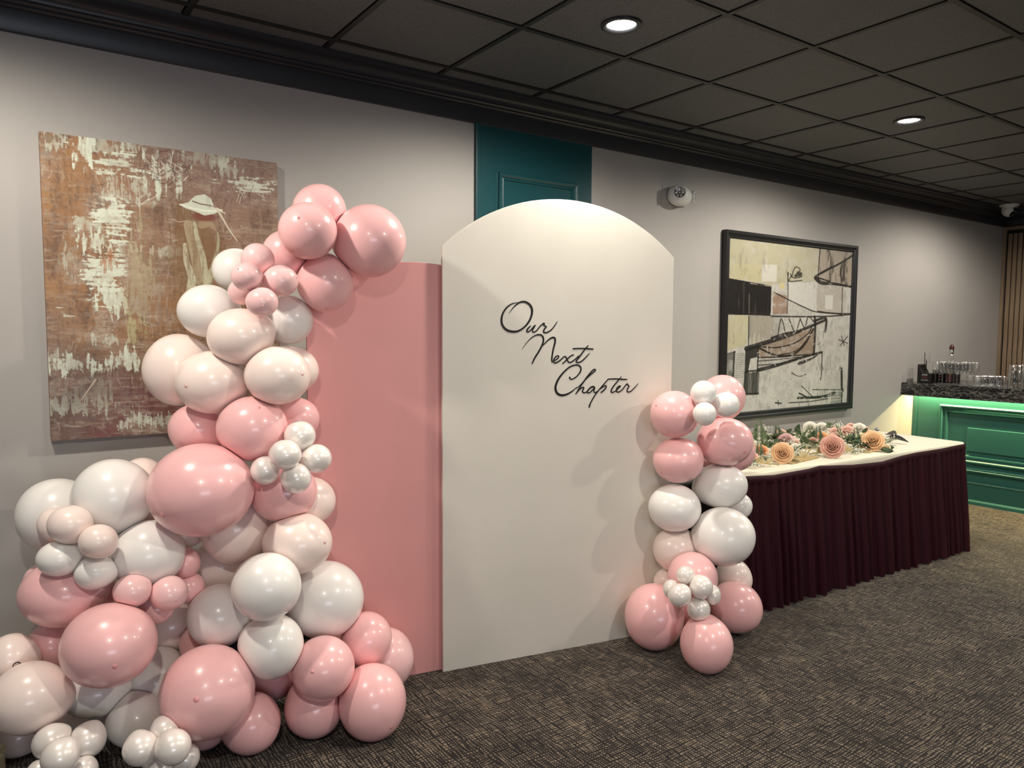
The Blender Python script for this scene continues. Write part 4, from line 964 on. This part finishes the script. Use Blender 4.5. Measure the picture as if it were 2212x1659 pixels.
def leaf(parent, px, py, ln, ang, zc=.05, mat='leaf'):
    c = on_z(px, py, TZ+zc)
    if c[1] > 3.32: c = on_y(px, py, 3.32)
    L = ln/FPX*np.linalg.norm(c-CAM); d = CR[0]*math.cos(ang)+CR[1]*math.sin(ang)*.9-CR[2]*.2; d /= np.linalg.norm(d); s = np.cross(d, -CR[2]); s /= np.linalg.norm(s); nrm = np.cross(s, d); G = []
    for i in range(7):
        t = i/6; w_ = L*.24*math.sin(math.pi*min(1, t*.94+.06))**.8
        for k in (-1, 0, 1): G.append(c+d*L*t+s*k*w_+nrm*(.18*w_*abs(k)+.12*L*t*t))
    b = MB().add(G, [(i*3+k, i*3+k+1, (i+1)*3+k+1, (i+1)*3+k) for i in range(6) for k in range(2)])
    o = b.build('leaf', M[mat], smooth=True); sm = o.modifiers.new('thick', 'SOLIDIFY'); sm.thickness = .0008; under(o, parent)
def stems(parent, p0, p1, n, seed, mat='stem', rad=.0035, spread=.02):
    r_ = random.Random(seed)
    for k in range(n):
        o_ = np.array([r_.uniform(-1, 1), r_.uniform(-1, 1), 0])*spread
        a = on_z(*p0, TZ+.02)+o_*.5; c = on_z(*p1, TZ+.012)+o_*1.3
        under(MB().tube([a, (a+c)/2+(0, 0, .004), c], rad, 6).build('stem', M[mat], smooth=True), parent)
def bow(parent, px, py, rp, seed):
    r_ = random.Random(seed); c = on_z(px, py, TZ+.02); L = rp/FPX*np.linalg.norm(c-CAM); b = MB()
    for k in range(22):
        a = r_.uniform(0, math.pi); d = CR[0]*math.cos(a)+CR[1]*math.sin(a)-CR[2]*r_.uniform(0, .6); q = c+d*L*r_.uniform(.6, 1.1); q[2] = max(q[2], TZ+.004)
        s = np.cross(d, CR[2]); s = s/np.linalg.norm(s)*.0028; b.add([c-s*.4, c+s*.4, q+s, q-s], [(0, 1, 2, 3)])
    o = under(b.build('straw_bow', M['raffia']), parent); o['kind'] = 'stuff'
BQ = 'flower bouquets laid on the skirted table'
def bouquet(label, at): return empty('flower_bouquet', on_z(*at, TZ), label, 'bouquet', BQ)
q1 = bouquet('bouquet with a pointed orange rose beside the balloon column', (1640, 1000))
flower(q1, 1644, 972, 15, 'orange', .9, 1, .05, .2, .7); flower(q1, 1628, 985, 8, 'blush', .6, 2, .03)
breath(q1, [(1632, 1005, 14, .02), (1650, 985, 12, .03), (1626, 975, 10, .05)], 1, 24); fern(q1, [(1625, 1000, 34, .3, .02), (1640, 985, 30, .9, .03)], 1); bow(q1, 1647, 1003, 20, 1); stems(q1, (1640, 1002), (1676, 1004), 2, 1)
q2 = bouquet('bouquet with one big open peach rose and a mauve rose behind', (1700, 995))
flower(q2, 1690, 978, 20, 'peach', .3, 3, .05); flower(q2, 1698, 949, 15, 'mauve', .7, 4, .06, .1, .8); flower(q2, 1687, 936, 12, 'blush', .9, 5, .06, .1, .6); flower(q2, 1719, 967, 9, 'white', .4, 6, .04, .1, 1, 'carnation')
flower(q2, 1719, 957, 8, 'blush', .4, 26, .04); flower(q2, 1678, 942, 8, 'mauve', .6, 27, .06)
breath(q2, [(1655, 940, 18, .06), (1664, 960, 16, .05), (1710, 955, 14, .05), (1648, 925, 12, .08), (1672, 985, 10, .02), (1722, 978, 14, .03)], 2, 26)
fern(q2, [(1640, 955, 46, .9, .05), (1655, 950, 40, .4, .05), (1650, 965, 40, .1, .04), (1700, 945, 40, 1.2, .06), (1715, 975, 36, .5, .03), (1665, 990, 34, .1, .02), (1640, 945, 40, 1.6, .05)], 2)
leaf(q2, 1695, 938, 18, .8); leaf(q2, 1648, 962, 22, .3); leaf(q2, 1662, 950, 20, 2.4); leaf(q2, 1700, 940, 16, .1); bow(q2, 1736, 990, 24, 2); stems(q2, (1690, 985), (1722, 996), 5, 2)
under(MB().prism([on_z(x, y, TZ+.003) for x, y in ((1672, 996), (1712, 1003), (1770, 989), (1740, 984))], (0, 0, 0), (0, 0, .004)).build('kraft_card', M['wrap']), q2)
q3 = bouquet('bouquet with a big dusty pink rose and white flowers at the back', (1790, 985))
flower(q3, 1798, 964, 21, 'dusty', .3, 7, .05); flower(q3, 1776, 946, 15, 'orange', .7, 8, .06, .15, .8); flower(q3, 1771, 971, 8, 'cream', .3, 9, .03, 0, .5, 'rosebud'); flower(q3, 1750, 922, 12, 'white', .7, 10, .08, 0, 1, 'carnation'); flower(q3, 1775, 924, 12, 'white', .7, 11, .08, 0, 1, 'carnation')
flower(q3, 1803, 933, 10, 'blush', .6, 12, .07); flower(q3, 1757, 951, 9, 'blush', .5, 28, .05); flower(q3, 1803, 943, 9, 'blush', .5, 33, .06)
breath(q3, [(1740, 945, 16, .05), (1800, 980, 18, .02), (1760, 935, 14, .07), (1805, 940, 16, .06), (1786, 955, 10, .06), (1826, 970, 16, .03), (1808, 920, 10, .08), (1735, 930, 12, .06)], 3, 28)
fern(q3, [(1735, 960, 40, .8, .05), (1745, 950, 38, 1.5, .05), (1730, 945, 34, 2.2, .05), (1820, 955, 36, .6, .05), (1735, 970, 36, .2, .03), (1780, 925, 30, .5, .08), (1830, 960, 30, .2, .04)], 3)
leaf(q3, 1742, 958, 20, 2.0); leaf(q3, 1748, 950, 22, 1.2); leaf(q3, 1778, 920, 16, .4, .08); leaf(q3, 1730, 940, 24, 2.3); leaf(q3, 1720, 935, 20, 1.4, .06); stems(q3, (1770, 978), (1752, 981), 3, 3); bow(q3, 1826, 975, 14, 3)
q4 = bouquet('bouquet of pale roses behind the others, nearest the wall', (1840, 945))
flower(q4, 1831, 931, 14, 'blush', .8, 13, .06, .1, .8); flower(q4, 1856, 924, 11, 'white', .8, 14, .07); flower(q4, 1866, 927, 8, 'dusty', .7, 15, .06); flower(q4, 1838, 921, 8, 'blush', .8, 16, .07)
breath(q4, [(1806, 918, 11, .08), (1842, 940, 12, .05), (1815, 930, 12, .06)], 4, 20); fern(q4, [(1820, 950, 34, 1.0, .04), (1850, 945, 30, .4, .04), (1835, 950, 34, .1, .03)], 4); leaf(q4, 1862, 934, 14, .8); leaf(q4, 1845, 945, 22, 3.3); leaf(q4, 1838, 952, 22, .2)
q5 = bouquet('bouquet with one golden peach rose, blue thistle and dark feather', (1890, 970))
flower(q5, 1886, 952, 19, 'peach', .4, 17, .05); flower(q5, 1861, 947, 11, 'cream', .5, 18, .05, -.2, .7); flower(q5, 1859, 962, 7, 'cream', .3, 30, .03, 0, .6); flower(q5, 1916, 967, 7, 'cream', .3, 19, .03, 0, .5, 'rosebud')
breath(q5, [(1912, 945, 14, .05), (1908, 962, 12, .03), (1850, 975, 14, .02), (1840, 968, 14, .03)], 5, 24); fern(q5, [(1900, 960, 36, .3, .03), (1845, 965, 40, .1, .03), (1895, 970, 34, -.1, .02), (1850, 955, 30, .4, .04)], 5)
leaf(q5, 1872, 940, 16, .4); leaf(q5, 1900, 970, 26, .2, .02); leaf(q5, 1906, 972, 20, -.1, .02); leaf(q5, 1840, 962, 26, .1, .03)
for bq, pts in ((q2, ((1660, 958), (1680, 955), (1705, 965), (1712, 945), (1652, 970))), (q3, ((1752, 960), (1768, 958), (1786, 940), (1815, 962), (1790, 975))), (q5, ((1868, 958), (1850, 962), (1902, 955), (1880, 968)))):
    for k, (x, y) in enumerate(pts): fern(bq, [(x, y, 34, .2+.7*k, .03), (x, y, 30, 2.9-.5*k, .03)], 50+k+x, 'leaf' if k % 2 else 'fern')
c = on_z(1892, 933, TZ+.07); b = MB(); r_ = random.Random(9)
for k in range(26):
    d = np.array([r_.gauss(0, 1), r_.gauss(0, 1), abs(r_.gauss(0, 1))]); d /= np.linalg.norm(d); b.tube([c, c+d*.035], [.0028, .0006], 4)
under(b.build('thistle', M['thistle']), q5)
under(MB().tube([c, c+np.array([-.03, -.03, -.03]), np.array([c[0]-.07, c[1]-.07, TZ+.004])], .0022, 6).build('stem', M['stem'], smooth=True), q5)
for (x0, y0, x1, y1) in ((1915, 948, 1962, 959), (1912, 943, 1936, 943)):
    a, e = on_z(x0, y0, TZ+.03), on_z(x1, y1, TZ+.006); d = e-a; s = np.cross(d, (0, 0, 1)); s /= np.linalg.norm(s); s = s*.75+np.array([0, 0, .65]); b = MB(); G = []
    for i in range(10):
        t = i/9; w_ = .028*math.sin(math.pi*min(1, t*.9+.05)); up_ = np.array([0, 0, .010+w_*.66]); G += [a+d*t+s*w_+up_, a+d*t+up_, a+d*t-s*w_+up_]
    b.add(G, [(i*3+k, i*3+k+1, (i+1)*3+k+1, (i+1)*3+k) for i in range(9) for k in range(2)]); o = b.build('feather', M['feather'], smooth=True); sm = o.modifiers.new('thick', 'SOLIDIFY'); sm.thickness = .001; under(o, q5)
under(MB().tube([on_z(1858, 974, TZ+.008), on_z(1876, 977, TZ+.008), on_z(1893, 970, TZ+.01)], .006, 8).build('ribbon_tie', M['raffia'], smooth=True), q5)
# ------------------------------------------------------------------ bar
BX = on_z(2110, 1090, 0)[0]; CXF = on_y(1947, 826, WALL_Y)[0]
CT = on_x(1947, 826, CXF)[2]; CB = on_x(1947, 853, CXF)[2]; BY0 = -1.2
bar = empty('panelled_bar', (BX, WALL_Y-.02, 0), 'green panelled bar front with moulded frames under the granite counter', 'bar')
def bp(x, y): p = on_x(1900+x/4.147, 720+y/4.147, BX); return p[1], p[2]
G_ = M['bargreen']; ye = WALL_Y-.002
under(MB().box(BX, BX+.5, BY0, ye, 0, CT-.035).build('panel_body', G_), bar)
BP = lambda u, v, p: (BX-p, u, v)
under(MB().box(BX-.012, BX, bp(338, 700)[0], ye, 0, CT-.04).build('end_stile', G_, bevel=.003), bar)
yA, zA = bp(548, 632); yI, zI = bp(793, 842); _, zIb = bp(790, 1055); _, zM1 = bp(815, 1190); _, zM1b = bp(818, 1245); _, zM2 = bp(826, 1322); _, zM2b = bp(826, 1345); _, zBs = bp(832, 1492)
mp = [(0, 0), (.002, .022), (.012, .030), (.022, .028), (.034, .014), (.046, .012), (.052, .020), (.066, .018), (.074, .002), (.076, 0)]
PWD = 1.25
for k in range(4):
    y1 = yA-k*(PWD+.16); y0 = y1-PWD
    if y0 < BY0: break
    o = MB().frame(y0, y1, zIb-.11, zA, mp, BP).build('panel_moulding', G_); smooth_edges(o, 30); under(o, bar)
    o = MB().box(BX-.016, BX, y0+(yA-yI), y1-(yA-yI), zIb, zI).build('raised_panel', G_, bevel=.006); under(o, bar)
def rail(name, z0, z1, prof):
    b = MB(); n = len(prof); b.add([(BX-p, BY0, z0+(z1-z0)*t) for t, p in prof]+[(BX-p, ye, z0+(z1-z0)*t) for t, p in prof], [(i, (i+1) % n, n+(i+1) % n, n+i) for i in range(n)])
    o = b.build(name, G_); smooth_edges(o, 30); under(o, bar)
rail('chair_rail', zM1b, zM1, [(0, 0), (.05, .028), (.35, .034), (.5, .026), (.62, .030), (.85, .024), (1, .006), (1, 0)])
rail('plinth_cap', zM2b, zM2, [(0, 0), (0, .03), (.5, .032), (1, .018), (1, 0)])
under(MB().box(BX-.024, BX, BY0, ye, 0, zM2b).build('plinth', G_), bar)
rail('shoe_moulding', 0, .045, [(0, 0), (0, .042), (.6, .040), (1, .026), (1, 0)])
ct = empty('bar_counter', (BX, WALL_Y-.02, CT-.03), 'black veined granite bar counter with a deep front edge', 'counter')
under(MB().box(CXF, BX+.62, BY0, ye, CT-.03, CT).build('slab', M['granite'], bevel=.004), ct)
under(MB().box(CXF, CXF+.03, BY0, ye, CB, CT-.03).build('apron', M['granite'], bevel=.003), ct)
led = empty('led_strip', (BX-.05, WALL_Y-.05, CT-.04), 'warm glowing light strip hidden under the granite counter', 'light')
under(MB().box(BX-.06, BX-.045, BY0, WALL_Y-.02, CT-.042, CT-.031).build('strip', M['led']), led)
l = bpy.data.lights.new('led_glow', 'AREA'); l.shape = 'RECTANGLE'; l.size = .02; l.size_y = WALL_Y-BY0-.04; l.energy = LED_W; l.color = (1, .84, .40)
lo = bpy.data.objects.new('led_glow', l); COL.objects.link(lo); lo.location = (BX-.052, (WALL_Y+BY0)/2, CT-.044); under(lo, led)

# ---- things on the counter (crop 1940,740 at 8.132x)
def cpos(x, y=700, z=None): p = on_z(1940+x/8.132, 740+y/8.132, CT if z is None else z); return p
def lathe_thing(name, prof, mat, n=20, cap=False): return MB().lathe(prof, n, cap=cap).build(name, mat, smooth=True)
def glass_thin():
    t = NT('thin_glass'); out = [n for n in t.n if n.type == 'OUTPUT_MATERIAL'][0]
    tr = t.new('ShaderNodeBsdfTransparent'); tr.inputs[0].default_value = (.97, .975, .97, 1); gl = t.new('ShaderNodeBsdfGlossy'); gl.inputs[0].default_value = (1, 1, 1, 1); gl.inputs['Roughness'].default_value = .08
    fr_ = t.new('ShaderNodeLayerWeight'); fr_.inputs[0].default_value = .28; co = t.coord(); nz = t.noise(co, 30, 1)
    mx = t.new('ShaderNodeMixShader'); t.link(t.math('MULTIPLY_ADD', nz, .10, t.math('MULTIPLY', fr_.outputs['Facing'], .5)), mx.inputs[0]); t.link(tr.outputs[0], mx.inputs[1]); t.link(gl.outputs[0], mx.inputs[2]); t.link(mx.outputs[0], out.inputs[0]); return t.m
TG = glass_thin()
KS = .80
wine = [(.033, 0), (.034, .002), (.03, .004), (.006, .008), (.0042, .014), (.004, .085), (.008, .092), (.024, .105), (.034, .125), (.037, .150), (.035, .180), (.030, .205), (.029, .205), (.034, .180), (.0355, .150), (.0325, .127), (.022, .108), (.001, .096)]
tumb = [(.001, .001), (.024, 0), (.030, .006), (.036, .03), (.037, .06), (.034, .095), (.0325, .095), (.0355, .06), (.034, .032), (.028, .012), (.001, .010)]
pint = [(.043, 0), (.044, .004), (.032, .145), (.030, .148), (.001, .148), (.001, .142), (.029, .142), (.0415, .002), (.043, 0)]
wine = [(r*KS, h) for r, h in wine]; tumb = [(r*KS, h*.95) for r, h in tumb]
def place(name, prof, cat, label, group, spots):
    src = None
    for x, y, dz in spots:
        p = on_x(1940+x/8.132, 740+700/8.132, CXF+y); p[2] = CT+dz
        if src is None: o = src = lathe_thing(name, prof, TG)
        else: o = src.copy(); COL.objects.link(o)
        o.location = p+np.array([0, 0, .0008]); o.rotation_euler = (0, 0, x); tag(o, label, cat, group)
def rowspots(x0, x1, step, X_): return [(x, X_, 0) for x in np.arange(x0, x1, step)]
sp = rowspots(650, 1180, 128, .05)+rowspots(715, 1380, 128, .118)+rowspots(770, 1380, 128, .186)
place('wine_glass', wine, 'wine glass', 'empty stemmed wine glass standing in close rows on the bar', 'wine glasses on the bar counter', sp)
sp = rowspots(1270, 1905, 128, .05)+rowspots(1490, 1905, 128, .118)+rowspots(1530, 1905, 128, .186)
place('tumbler', tumb, 'glass', 'short round empty tumbler standing in rows on the bar', 'tumblers on the bar counter', sp)
sp = [(2020+k*230, .07, dz) for k in range(2) for dz in (0, .05)]+[(2120+k*230, .17, dz) for k in range(2) for dz in (0, .05)]
place('pint_glass', pint, 'glass', 'pint glass turned upside down and stacked in pairs on the bar', 'stacked pint glasses on the bar counter', sp)
def caddy(x0, x1, label, group_marks, tall):
    a, c = (on_x(1940+x0/8.132, 826, CXF+(.10 if tall else .30)), on_x(1940+x1/8.132, 826, CXF+(.10 if tall else .30))); d = c-a; a[2] = CT+.0005; w_ = np.linalg.norm(d[:2]); ang = math.atan2(d[1], d[0])
    t = empty('bar_caddy', a, label, 'caddy', None, ang); h = .115
    if tall: P = [(0, 0, 0), (w_, 0, 0), (w_, 0, h*.78), (w_*.42, 0, h*.78), (w_*.22, 0, h*1.15), (w_*.14, 0, h*1.45), (0, 0, h*1.5)]
    else: P = [(0, 0, 0), (w_, 0, 0), (w_, 0, h*1.05), (0, 0, h*1.05)]
    MB().prism(P, (0, 0, 0), (0, .12, 0)).build('body', M['black_plastic'], t, bevel=.003)
    for (u0, u1, v0, v1, m_) in group_marks: MB().box(w_*u0, w_*u1, -.0012, .0002, h*v0, h*v1).build('printed_mark', m_, t)
    if tall:
        for k, (u, tl) in enumerate(((.30, .28), (.33, .215), (.26, .2))): MB().tube([(w_*u, .05+k*.02, .05), (w_*(u+.02*k), .05+k*.02, tl)], .003, 8).build('straw', M['black_plastic'], t)
MG = plain('grey_print', (150, 148, 142), .6); MR = plain('red_print', (96, 36, 38), .6); MRL = plain('red_label', (92, 46, 46), .5, .3, 60)
caddy(330, 575, 'black bar caddy with drinking straws and grey and red print', [(.34, .44, .60, .70, MG), (.46, .56, .60, .72, MG), (.58, .74, .60, .71, MG), (.36, .44, .36, .52, MR), (.48, .58, .36, .52, MR), (.62, .72, .36, .52, MR), (.30, .80, .20, .26, MG)], 1)
caddy(596, 985, 'low black box with dark red label behind the wine glasses', [(.28, .44, .66, .72, MG), (.30, .42, .36, .58, MR), (.28, .46, .22, .25, MG), (.66, .90, .10, .80, MRL)], 0)
p = on_x(1940+915/8.132, 826, CXF+.50); p[2] = CT+.0005; bt = empty('liquor_bottle', p, 'clear bottle with a dark red pourer cap behind the wine glasses', 'bottle')
MB().lathe([(.001, 0), (.036, 0), (.038, .006), (.038, .19), (.03, .215), (.017, .235), (.016, .27), (.001, .27)], 20, cap=False).build('bottle_glass', TG, bt, smooth=True)
MB().lathe([(.0185, .262), (.0195, .266), (.0195, .305), (.018, .31), (.001, .31)], 18, cap=False).build('neck_band', M['chrome'], bt, smooth=True)
MB().lathe([(.020, .306), (.021, .31), (.021, .33), (.015, .345), (.006, .352), (.004, .362), (.001, .362)], 18, cap=False).build('pourer_cap', plain('dark_red_cap', (66, 22, 24), .25), bt, smooth=True)
# ------------------------------------------------------------------ small fixtures
p = on_y(1470, 423, WALL_Y-.05)
em = empty('emergency_light', (p[0], WALL_Y, p[2]), 'white egg shaped emergency light with two round lamps on the wall', 'emergency light')
MB().box(-.125, .10, -.003, 0, -.062, .075).build('wall_plate', M['wall'], em, bevel=.001)
b = MB(); prof = [(.001, -.098), (.030, -.096), (.052, -.082), (.064, -.055), (.070, -.02), (.070, .012), (.062, .045), (.048, .072), (.036, .086), (.001, .088)]
n = 28; V = [(h, -.048+r*math.cos(2*math.pi*i/n)*.80, r*math.sin(2*math.pi*i/n)) for r, h in prof for i in range(n)]
b.add(V, [(k*n+i, k*n+(i+1) % n, (k+1)*n+(i+1) % n, (k+1)*n+i) for k in range(len(prof)-1) for i in range(n)])
b.build('housing', M['white_plastic'], em, smooth=True)
def lamp_head(pos, d, r):
    e = Vector(d).to_track_quat('Z', 'Y').to_euler()
    def put(b, nm, m): o = b.build(nm, m, None, smooth=True); o.rotation_euler = e; o.location = pos; o.parent = hd if nm != 'lamp_head' else em; return o
    hd = MB().lathe([(r*.9, -.03), (r*1.12, -.008), (r*1.15, .004), (r*1.05, .007), (r*.96, .004)], 28, cap=False).build('lamp_head', M['white_plastic'], em, smooth=True); hd.rotation_euler = e; hd.location = pos
    MB().lathe([(r*.97, .004), (r*.8, .0015), (r*.3, -.001), (.0005, -.002)], 28, cap=False).build('reflector', M['chrome'], hd, smooth=True)
    for k in range(7):
        a = 2*math.pi*k/6; q = r*.56 if k < 6 else 0
        MB().lathe([(r*.24, .001), (r*.22, .005), (r*.1, .008), (.0005, .0085)], 12, (q*math.cos(a), q*math.sin(a), 0), cap=False).build('lamp_cell', M['chrome'], hd, smooth=True)
lamp_head((-.066, -.102, .010), (-.66, -.74, .03), .038)
lamp_head((.108, -.072, .0), (.62, -.78, 0), .036)
p = on_z(2180, 442, CEIL)
dc = empty('dome_camera', p, 'white turret security camera with two dark lenses under the ceiling', 'security camera')
k = 31/FPX*np.linalg.norm(p-CAM)/2
MB().lathe([(.001, 0), (k, 0), (k, -k*.12), (k*.9, -k*.2), (k*.72, -k*.28), (k*.70, -k*.7), (.001, -k*.7)], 32, cap=False).build('base_ring', M['white_plastic'], dc, smooth=True)
b = MB().lathe([(k*.74*math.cos(a), -k*.62-k*.74*math.sin(a)) for a in np.linspace(-.4, math.pi/2-.01, 14)], 32, cap=False); b.build('eyeball', M['white_plastic'], dc, smooth=True)
for (dx, dz) in ((.10, -.68), (-.02, -1.12)):
    v = Vector(-CR[2]+CR[0]*.25); v.normalize(); q = Vector(CR[0]*k*(dx+.12))+Vector((0, 0, k*dz))-Vector(CR[2])*k*.60
    o = MB().lathe([(.001, .010), (k*.24, .009), (k*.26, .0), (k*.26, -.03)], 20, cap=False).build('lens', M['black_plastic'], dc, smooth=True); o.location = q; o.rotation_euler = v.to_track_quat('Z', 'Y').to_euler()
# corner of a beige card box standing on the carpet at the end of the garland
p = on_z(17, 1745, 0); fw_ = CR[2]*np.array([1, 1, 0])/np.linalg.norm(CR[2][:2]); tp = on_plane(17, 1607, p+fw_*.05, fw_); p = p-np.array([math.cos(YAW), -math.sin(YAW), 0])*.036
b = MB(); hb = tp[2]; wb = .16
bx = empty('card_box', p, 'small beige card box standing at the end of the garland', 'box', None, -YAW)
MB().box(-wb, 0, 0, .05, 0, hb-.012).build('box_body', M['cardboard'], bx, bevel=.003)
MB().box(-wb-.002, .002, -.002, .052, hb-.03, hb).build('lid', M['cardboard'], bx, bevel=.003)
